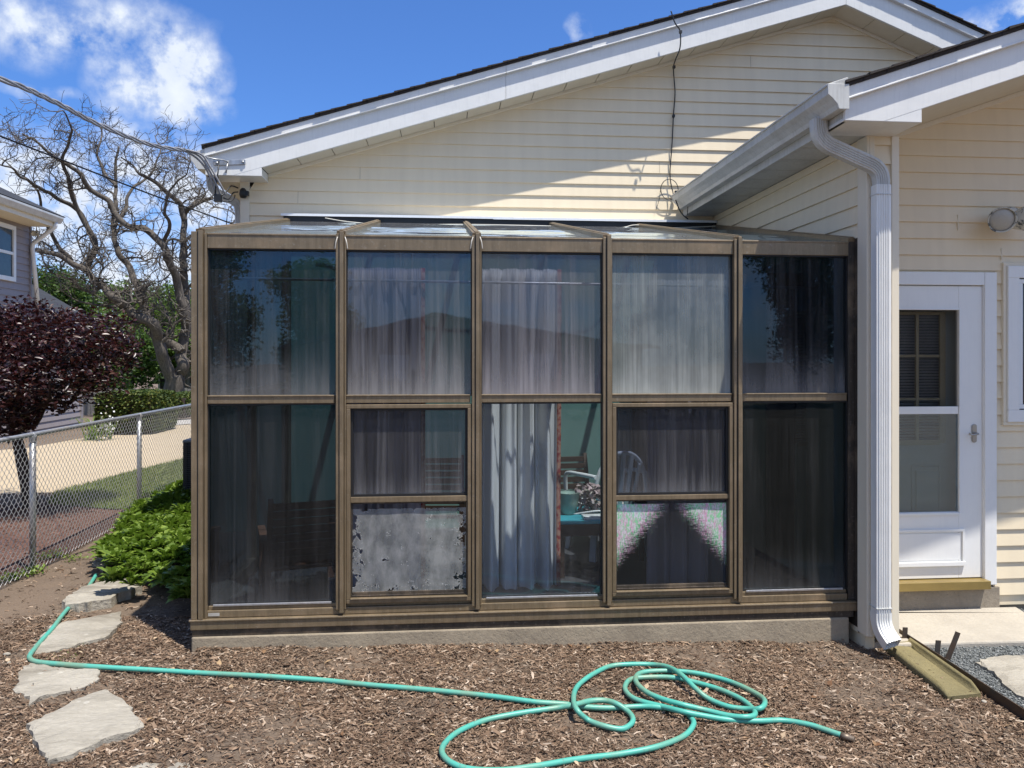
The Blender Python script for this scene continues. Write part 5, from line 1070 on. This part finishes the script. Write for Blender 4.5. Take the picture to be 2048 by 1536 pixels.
# hedges and shrubs beyond the drive
def hedge(name, px0, px1, pyt, Y0, Y1, label, cat, n, group=None, mat='hedge', gz=None, rnd=.25):
    a = P(px0, pyt, Y0); b = P(px1, pyt, Y0); z0 = gh(a.x, Y0) if gz is None else gz; z1 = a.z; x0, x1 = a.x, b.x
    t = thing(name, label, cat, ((x0+x1)/2, (Y0+Y1)/2, z0), group)
    m = MB(); m.box(x0+.08, x1-.08, Y0+.08, Y1-.08, z0+.04, z1-.10); m.build('inner_branches', M['barkd'], t)
    q = rng.uniform(-1, 1, (n, 3)); f = rng.integers(0, 5, n); ax_ = np.array([0, 0, 1, 1, 2])[f]; sg = np.array([-1, 1, -1, 1, 1])[f]; q[np.arange(n), ax_] = sg*(1-.12*rng.random(n))
    r_ = np.sqrt((q**4).sum(1))**.5; q = q/np.maximum(1, r_[:, None]**(rnd*2.2)); q *= (1+.03*rng.normal(0, 1, (n, 1)))
    X = (x0+x1)/2+q[:, 0]*(x1-x0)/2; Y = (Y0+Y1)/2+q[:, 1]*(Y1-Y0)/2; Zz = (z0+z1)/2+q[:, 2]*(z1-z0)/2+.02
    V, F = leaves(X, Y, Zz, rng.uniform(.05, .10, n), rng.uniform(.03, .055, n), .4); np_mesh('foliage', V, F, M[mat], t); return t
hedge('hedge', 182, 306, 787, 17.3, 19.0, 'long square-clipped green hedge beyond the driveway', 'hedge', 12000)
hedge('shrub', 309, 373, 790, 21.5, 23.6, 'low rounded clipped shrub to the right of the long hedge', 'shrub', 6000, rnd=.6)
hedge('shrub', 410, 520, 800, 20, 22, 'clipped shrub hidden behind the sunroom beyond the driveway', 'shrub', 2500) if False else None
dl0 = P(192, 866, 16.4); dlz = gh(-9, 16); m = MB(); dt_ = thing('daylily', 'clump of long arching green leaves by the neighbour wall corner', 'plant', (dl0.x, 16.4, dlz)); Vs, Fs = [], []
vv = []; ff = []
for k in range(46):
    a = rng.uniform(0, 6.28); L_ = rng.uniform(.5, .95); w_ = .018; px = dl0.x+rng.normal(0, .12); py = 16.4+rng.normal(0, .12); b = len(vv)
    for i in range(6):
        t_ = i/5; rr = L_*.55*t_; zz = dlz+L_*(1.5*t_-1.0*t_*t_)*.95; ww = w_*(1-t_*.85); cx_, cy_ = px+math.cos(a)*rr, py+math.sin(a)*rr; vv += [(cx_-math.sin(a)*ww, cy_+math.cos(a)*ww, zz), (cx_+math.sin(a)*ww, cy_-math.cos(a)*ww, zz)]
    ff += [(b+2*i, b+2*i+1, b+2*i+3, b+2*i+2) for i in range(5)]
np_mesh('leaves', np.array(vv), np.array(ff), M['pachy'], dt_)
fw = P(212, 850, 16.2); n = 90; V, F = leaves(fw.x+rng.normal(0, .09, n), 16.2+rng.normal(0, .1, n), fw.z+rng.normal(0, .16, n)-.05, np.full(n, .05), np.full(n, .045), .3); o = np_mesh('white_flowers', V, F, simple('white_petals', (.7,.7,.68), bumps=0), loc=(fw.x, 16.2, dlz)); tag(o, 'white flowering plant beside the daylily leaves', 'flowers')
# grey board fence far behind
bf = thing('board_fence', 'weathered grey board fence at the back beyond the hedges', 'fence', (-16, 41, gh(0, 41))); m = MB(); x = P(150, 0, 41).x; top = P(250, 778, 41).z; zb_ = gh(0, 41)-.2; rs = random.Random(8)
while x < P(560, 0, 41).x: m.box(x, x+.135, 41, 41.03, zb_, top+rs.uniform(-.04, .04)); x += .15
m.build('board', bark_mat('grey_fence_boards', (.16,.145,.13), (.26,.24,.21)), bf)
m = MB(); m.box(P(150, 0, 41).x, P(560, 0, 41).x, 41.04, 41.08, top-.3, top-.2); m.build('rail', M['bark'], bf)
# white cottage and small gabled shed far back
def cottage(px0, px1, pye, pyr, Y, label, wallc, roofm, D=8):
    a = P(px0, pye, Y); b = P(px1, pye, Y); r_ = P((px0+px1)/2, pyr, Y); z0 = gh(0, Y)-.3; t = thing('cottage', label, 'house', ((a.x+b.x)/2, Y+D/2, z0))
    m = MB(); m.prism([(a.x, z0), (b.x, z0), (b.x, a.z), (r_.x, r_.z), (a.x, a.z)], 1, Y, Y+D); siding(m, Y, lambda z: a.x, lambda z: b.x, z0, a.z, exp=.2); m.build('wall', wallc, t)
    m = MB(); 
    for (p, q) in (((a.x-.4, a.z-.4*(r_.z-a.z)/(r_.x-a.x)), (r_.x, r_.z)), ((b.x+.4, b.z-.4*(r_.z-a.z)/(r_.x-a.x)), (r_.x, r_.z))): m.prism([(p[0], p[1]+.02), (q[0], q[1]+.02), (q[0], q[1]+.16), (p[0], p[1]+.16)], 1, Y-.35, Y+D+.3)
    m.build('roof', roofm, t)
    m = MB(); m.box(a.x+(b.x-a.x)*.12, a.x+(b.x-a.x)*.12+.9, Y-.03, Y-.001, z0+1.1, z0+2.3); m.build('window', M['rubber'], t); return t
cottage(352, 460, 735, 660, 56, 'white sided cottage partly hidden behind the sunroom post', simple('white_siding', (.66,.70,.73)), M['shingle_grey'])
cottage(316, 352, 758, 742, 52, 'small gabled outbuilding left of the oak trunk', simple('white_siding_b', (.6,.64,.66)), M['shingle_grey'], 4)
# neighbour's grey house
XN = -9.1; nb = thing('neighbour_house', 'mauve-grey sided house with white eaves at the left edge', 'house', (-11, 14, gh(-9, 14))); ng = gh(-9, 14)
m = MB(); siding(m, XN, lambda z: 6, lambda z: 17.8, ng, 4.62, axis='x', sign=1, exp=.145, out=.02); m.box(-15, XN, 6, 17.8, ng-.1, 4.62); m.build('wall', M['greysiding'], nb)
m = MB(); siding(m, XN+.02, lambda z: 17.82, lambda z: 20.1, ng, 2.75, axis='x', sign=1, exp=.145, out=.02); m.box(-14, XN+.02, 17.81, 20.1, ng-.1, 2.75); m.build('garage_wall', M['greysiding'], nb)
m = MB(); m.box(XN, XN+.035, 17.74, 17.80, ng, 4.62); m.box(XN+.02, XN+.06, 20.04, 20.14, ng, 2.72); m.build('corner_trim', simple('grey_trim', (.30,.27,.27)), nb)
m = MB(); m.box(XN-.1, XN+.55, 6, 17.75, 4.62, 4.66); m.box(XN+.55, XN+.575, 6, 17.75, 4.60, 4.86); m.build('eave_soffit', M['trim'], nb)
m = MB(); m.prism([(XN+.576, 4.84), (XN+.576, 4.70), (XN+.64, 4.70), (XN+.70, 4.80), (XN+.70, 4.84)], 1, 6, 17.80); m.build('gutter', M['gutter'], nb)
m = MB(); m.prism([(XN+.70, 4.86), (XN-6, 8.0), (XN-6, 7.9), (XN+.60, 4.84)], 1, 6, 17.9); m.prism([(XN+.25, 2.70), (XN-3.0, 4.65), (XN-3.0, 4.58), (XN+.25, 2.64)], 1, 17.82, 20.3); m.build('roof', M['shingle_grey'], nb)
m = MB(); yD = 17.62; m.tube([(XN+.62, yD, 4.70), (XN+.60, yD, 4.60), (XN+.10, yD+.1, 4.25), (XN+.08, yD+.1, 4.15), (XN+.16, yD+.16, 2.95)], .045, 6); m.build('downspout', M['white'], nb)
for (ya, yb_, za, zb2_) in ((15.6, 17.12, 3.35, 4.52), (11, 12.6, 3.3, 4.5), (12.5, 14, .9, 2.2)):
    m = MB(); m.box(XN+.02, XN+.06, ya, yb_, zb2_-.09, zb2_); m.box(XN+.02, XN+.06, ya, yb_, za, za+.09); m.box(XN+.02, XN+.06, ya, ya+.09, za+.09, zb2_-.09); m.box(XN+.02, XN+.06, yb_-.09, yb_, za+.09, zb2_-.09); m.box(XN+.02, XN+.05, ya+.09, yb_-.09, (za+zb2_)/2-.03, (za+zb2_)/2+.03); f = m.build('window', M['white'], nb)
    m = MB(); m.box(XN+.02, XN+.03, ya+.05, yb_-.05, za+.05, zb2_-.05); m.build('pane', simple('blue_grey_pane', (.05,.07,.09), rough=.08, bumps=0), f)
m = MB(); 
for k in range(2): m.lathe((XN+.12+.12*k, 17.66, 4.50), [(0, 0), (.04, 0), (.07, .08), (.065, .085), (0, .07)], axis=(.6-k*.9, -.4, -.6), n=12)
o = m.build('floodlight', peel.m, loc=(XN+.12, 17.66, 4.5)); tag(o, 'twin floodlight under the eave corner of the grey neighbouring house', 'floodlight')
# ---- the big bare oak
OY = 36.0; ok0 = P(347, 792, OY); ok0.z = gh(0, OY); oak = thing('bare_oak_tree', 'huge leafless oak with gnarled grey limbs behind the hedges', 'tree', ok0)
rs = random.Random(21); m = MB(); twv = []
def limb(px, r0, r1, ydrift=0., n=9):
    k = len(px); pts = [P(x, y, OY+ydrift*(i/(k-1))+rs.uniform(-.3, .3)*(1 if i else 0)) for i, (x, y) in enumerate(px)]; pts = spline(pts, 6); r0 *= .85; r1 *= .8
    pts = [p+Vector((mnoise.noise(p*1.7), mnoise.noise(p*1.7+Vector((9,0,0))), mnoise.noise(p*1.7+Vector((0,9,0)))))*.10 for p in pts]
    rr = [r0+(r1-r0)*i/(len(pts)-1) for i in range(len(pts))]; m.tube(pts, rr, n); return pts, rr
limbs = [limb([(347, 800), (347, 785), (348, 765), (347, 750)], .62, .46, 0, 12),
 limb([(347, 790), (344, 765), (338, 743), (325, 712), (318, 682), (314, 661), (300, 642), (270, 628), (251, 612), (223, 593), (202, 569), (172, 541), (141, 522), (110, 508), (75, 500)], .36, .10, -3),
 limb([(348, 790), (351, 768), (360, 748), (367, 729), (361, 705), (372, 660), (373, 620), (372, 580), (369, 530), (367, 490), (367, 432), (383, 412), (405, 400), (425, 396)], .38, .09, 1),
 limb([(361, 705), (345, 688), (322, 672), (300, 640), (275, 575), (258, 534), (234, 502), (227, 451), (229, 410), (230, 373), (231, 330), (236, 292)], .26, .06, 2),
 limb([(372, 650), (362, 600), (352, 561), (338, 520), (324, 490), (289, 459), (250, 448), (219, 405), (184, 381), (156, 342), (117, 319), (94, 299), (70, 280), (43, 268)], .24, .04, -4),
 limb([(172, 541), (185, 510), (191, 487), (172, 451), (152, 412), (133, 354), (125, 319), (138, 280), (145, 256), (129, 221)], .17, .03, -5),
 limb([(191, 487), (156, 420), (117, 397), (78, 373), (47, 358), (23, 334), (-5, 330)], .13, .03, -6),
 limb([(367, 440), (359, 405), (332, 381), (297, 354), (280, 345), (266, 330), (242, 311)], .15, .03, -2),
 limb([(141, 522), (110, 480), (90, 440), (80, 400), (60, 360), (20, 345)], .12, .02, -4),
 limb([(227, 451), (250, 420), (262, 380), (300, 350), (320, 300), (310, 270)], .12, .02, 3),
 limb([(230, 373), (205, 340), (195, 300), (205, 270), (190, 240)], .10, .02, 2),
 limb([(367, 490), (390, 470), (410, 465), (440, 458), (470, 440), (462, 410)], .09, .02, 0),
 limb([(324, 490), (340, 450), (330, 420), (340, 380), (370, 350), (380, 320)], .11, .02, -3),
 limb([(251, 612), (225, 615), (190, 610), (150, 600), (115, 575)], .10, .02, -3),
 limb([(318, 690), (340, 690), (345, 660), (330, 620), (315, 590), (300, 560)], .10, .03, 2),
 limb([(110, 508), (95, 490), (75, 480), (72, 455)], .07, .02, -4), limb([(370, 560), (350, 540), (345, 510), (355, 480)], .09, .02, -1), limb([(202, 569), (180, 585), (140, 560), (100, 540), (85, 510)], .09, .02, -3)]
def twig(p, d, L_, r, lev):
    pts = [p]; seg = max(3, int(L_/.22)); q = p.copy(); d = d.normalized()
    for i in range(seg):
        d = (d+Vector((rs.gauss(0, .42), rs.gauss(0, .30), rs.gauss(.05, .40)))).normalized(); q = q+d*(L_/seg); pts.append(q.copy())
    m.tube(pts, [max(.009, r*(1-.75*i/seg)) for i in range(seg+1)], 4 if r > .03 else 3, caps=False)
    if lev > 0:
        for i in range(1, seg+1):
            for _ in range(2 if rs.random() < .55 else 1):
                if rs.random() < .78:
                    dd = d.lerp(Vector((rs.gauss(0, 1), rs.gauss(0, .8), rs.gauss(.25, .9))).normalized(), .7); twig(pts[i], dd, L_*rs.uniform(.42, .7), max(.008, r*.55), lev-1)
for li, (pts, rr) in enumerate(limbs[1:]):
    st = int(len(pts)*.28)
    for i in range(st, len(pts), 3):
        if rs.random() < .68:
            t_ = (pts[min(i+1, len(pts)-1)]-pts[i-1]).normalized(); side = Vector((rs.gauss(0, 1), rs.gauss(0, .6), rs.gauss(.35, .7))).normalized(); twig(pts[i], (t_*.35+side).normalized(), rs.uniform(.9, 2.0), max(.03, rr[i]*.42), 2)
m.build('branches', M['bark'], oak)
# green trees behind
def green_tree(px, pyt, Y, w_, label, mat, seed, nleaf=5200, group='green trees behind the bare oak', low=None):
    top = P(px, pyt, Y); z0 = gh(0, Y)-.1 if Y > 0 else 0; b = Vector((top.x, Y, z0)); t = thing('leafy_tree', label, 'tree', b, group); r2 = random.Random(seed); H = top.z-z0
    m = MB(); pts = branch(m, b, b+Vector((r2.uniform(-.3, .3), 0, H*.62)), .28, .12, 5, .02, 8, r2); lobes = []
    for k in range(11):
        a = r2.uniform(0, 6.28); rr = r2.uniform(.1, .62)*w_/2; hz_ = z0+H*r2.uniform(.32, .86); c0 = Vector((b.x+math.cos(a)*rr, Y+math.sin(a)*rr, hz_)); s_ = w_*r2.uniform(.15, .26)
        lobes.append((c0.x, c0.y, c0.z, s_, s_, s_*.72)); branch(m, pts[r2.randrange(5, len(pts))], c0, .08, .03, 4, .05, 5, r2)
    lobes.append((b.x, Y, z0+H*.9-w_*.02, w_*.2, w_*.2, H*.12)); m.build('trunk', M['bark'], t)
    p_ = clump_pts(nleaf, lobes, .35); cl = p_+rng.normal(0, .12, p_.shape); n_ = len(cl); V, F = leaves(cl[:, 0], cl[:, 1], cl[:, 2], rng.uniform(.16, .34, n_)*(w_/8)**.5, rng.uniform(.12, .22, n_)*(w_/8)**.5, .4); np_mesh('crown', V, F, M[mat], t); return t
for i, (px, py, Y, w_, mt, lb) in enumerate([(112, 528, 46, 7, 'leafB', 'dark green tree rising just beyond the grey garage roof'), (190, 560, 50, 9, 'leafA', 'light green tree left of the oak trunk, behind its left limbs'), (265, 555, 56, 10, 'leafA', 'broad bright green tree straight behind the oak fork'),
        (250, 655, 44, 6, 'leafB', 'low dark green tree behind the long hedge'), (330, 600, 60, 9, 'leafB', 'tall green tree seen between the two trunks of the oak'), (372, 590, 48, 6, 'leafA', 'bright green tree right of the oak, next to the sunroom post'), (430, 560, 55, 9, 'leafA', 'green tree mostly hidden behind the sunroom and white cottage'), (60, 620, 58, 9, 'leafB', 'green tree behind the grey neighbouring house'), (160, 690, 43, 6, 'leafB', 'low dark bushy tree behind the purple tree'), (560, 540, 50, 10, 'leafA', 'green tree behind the main house, hidden by the sunroom'), (720, 560, 54, 10, 'leafB', 'dark tree behind the main house, hidden by its gable'), (-120, 560, 50, 10, 'leafA', 'green tree left of the grey neighbouring house')]):
    green_tree(px, py, Y, w_, lb, mt, 30+i, 9000)
# ================================================================ BEHIND THE VIEWER (seen mirrored in the panes)
def rtree(x, y, H, w_, label, mat, seed, nl=15000):
    r2 = random.Random(seed); b = Vector((x, y, 0)); t = thing('leafy_tree', label, 'tree', b, 'trees behind the viewer'); m = MB(); pts = branch(m, b, b+Vector((0, 0, H*.6)), .22, .1, 5, .03, 8, r2); lobes = []
    for k in range(14): a = r2.uniform(0, 6.28); rr = r2.uniform(0, .6)*w_/2; c0 = Vector((x+math.cos(a)*rr, y+math.sin(a)*rr, H*r2.uniform(.25, .9))); s_ = w_*r2.uniform(.14, .26); lobes.append((c0.x, c0.y, c0.z, s_, s_, s_*.8)); branch(m, pts[r2.randrange(4, len(pts))], c0, .06, .02, 4, .05, 5, r2)
    m.build('trunk', M['bark'], t); p_ = clump_pts(nl, lobes, .3); n_ = len(p_); V, F = leaves(p_[:, 0], p_[:, 1], p_[:, 2], rng.uniform(.12, .25, n_), rng.uniform(.08, .16, n_), .4); np_mesh('crown', V, F, M[mat], t)
rtree(-9.2, -20, 8.6, 5.5, 'tall dark tree reflected in the upper left pane', 'leafB', 51); rtree(-6.0, -26, 6.5, 6, 'rounder green tree reflected beside the tall dark one', 'leafA', 52); rtree(14, -20, 8.0, 6, 'tree reflected in the upper right pane', 'leafB', 53); rtree(-15, -18, 6, 6, 'lower tree at the far left of the reflections', 'leafB', 54)
bh = thing('brick_house', 'low brown house with a broad gable roof facing the sunroom, behind the viewer', 'house', (2.5, -19, 0)); m = MB(); m.prism([(-5.5, 0), (7.5, 0), (7.5, 2.1), (-.6, 3.2), (-5.5, 2.1)], 1, -24, -18.9); siding(m, -18.9, lambda z: -5.5, lambda z: 7.5, 0, 2.1, sign=1, exp=.12); m.build('wall', simple('brown_boards', (.16,.10,.075), (.12,.075,.06), 3, .8), bh)
m = MB(); m.prism([(-5.9, 2.03), (-.6, 3.22), (-.6, 3.34), (-5.9, 2.15)], 1, -24.3, -18.5); m.prism([(7.9, 2.03), (-.6, 3.22), (-.6, 3.34), (7.9, 2.15)], 1, -24.3, -18.5); m.build('roof', M['shingle'], bh)
m = MB(); m.box(-2.4, -1.3, -18.88, -18.85, .9, 1.9); m.box(3, 4.2, -18.88, -18.85, .9, 1.9); m.build('window', M['plastic'], bh)
bhg = MB(); n = 9000; q = rng.uniform(-1, 1, (n, 3)); V, F = leaves(-3+q[:, 0]*12, -13.5+q[:, 1]*.7, .55+q[:, 2]*.55+.15*np.sin(q[:, 0]*40), rng.uniform(.06, .12, n), rng.uniform(.04, .07, n), .4); o = np_mesh('hedge', V, F, M['hedge'], loc=(-3, -13.5, 0)); tag(o, 'long loose hedge behind the viewer, mirrored low in the panes', 'hedge')
for k in range(3): wire('power_line', [Vector((-30, -11-k*.4, 6.0+k*.35)), Vector((-10, -11-k*.4, 5.0+k*.35)), Vector((5, -11-k*.4, 4.75+k*.35)), Vector((25, -11-k*.4, 5.6+k*.35))], .018, M['black'], ('lowest', 'middle', 'highest')[k]+' of the three power lines mirrored in the upper panes', 'power line')
# dry fallen leaves and twigs scattered over the mulch
n = 130; x = rng.uniform(-2.6, 3.2, n); y = rng.uniform(3.2, 4.9, n); k = keep_main(x, y); x, y = x[k], y[k]; n = len(x); z = np.array([gtop(a, b) for a, b in zip(x, y)])+.014
V, F = leaves(x, y, z, rng.uniform(.03, .06, n), rng.uniform(.015, .03, n), .8, .1); o = np_mesh('dry_leaves', V, F, island_mat('dry_leaf_litter', [(0,(.16,.08,.04)),(.6,(.36,.24,.13)),(1,(.55,.42,.28))], .8, .2)); tag(o, kind='stuff')
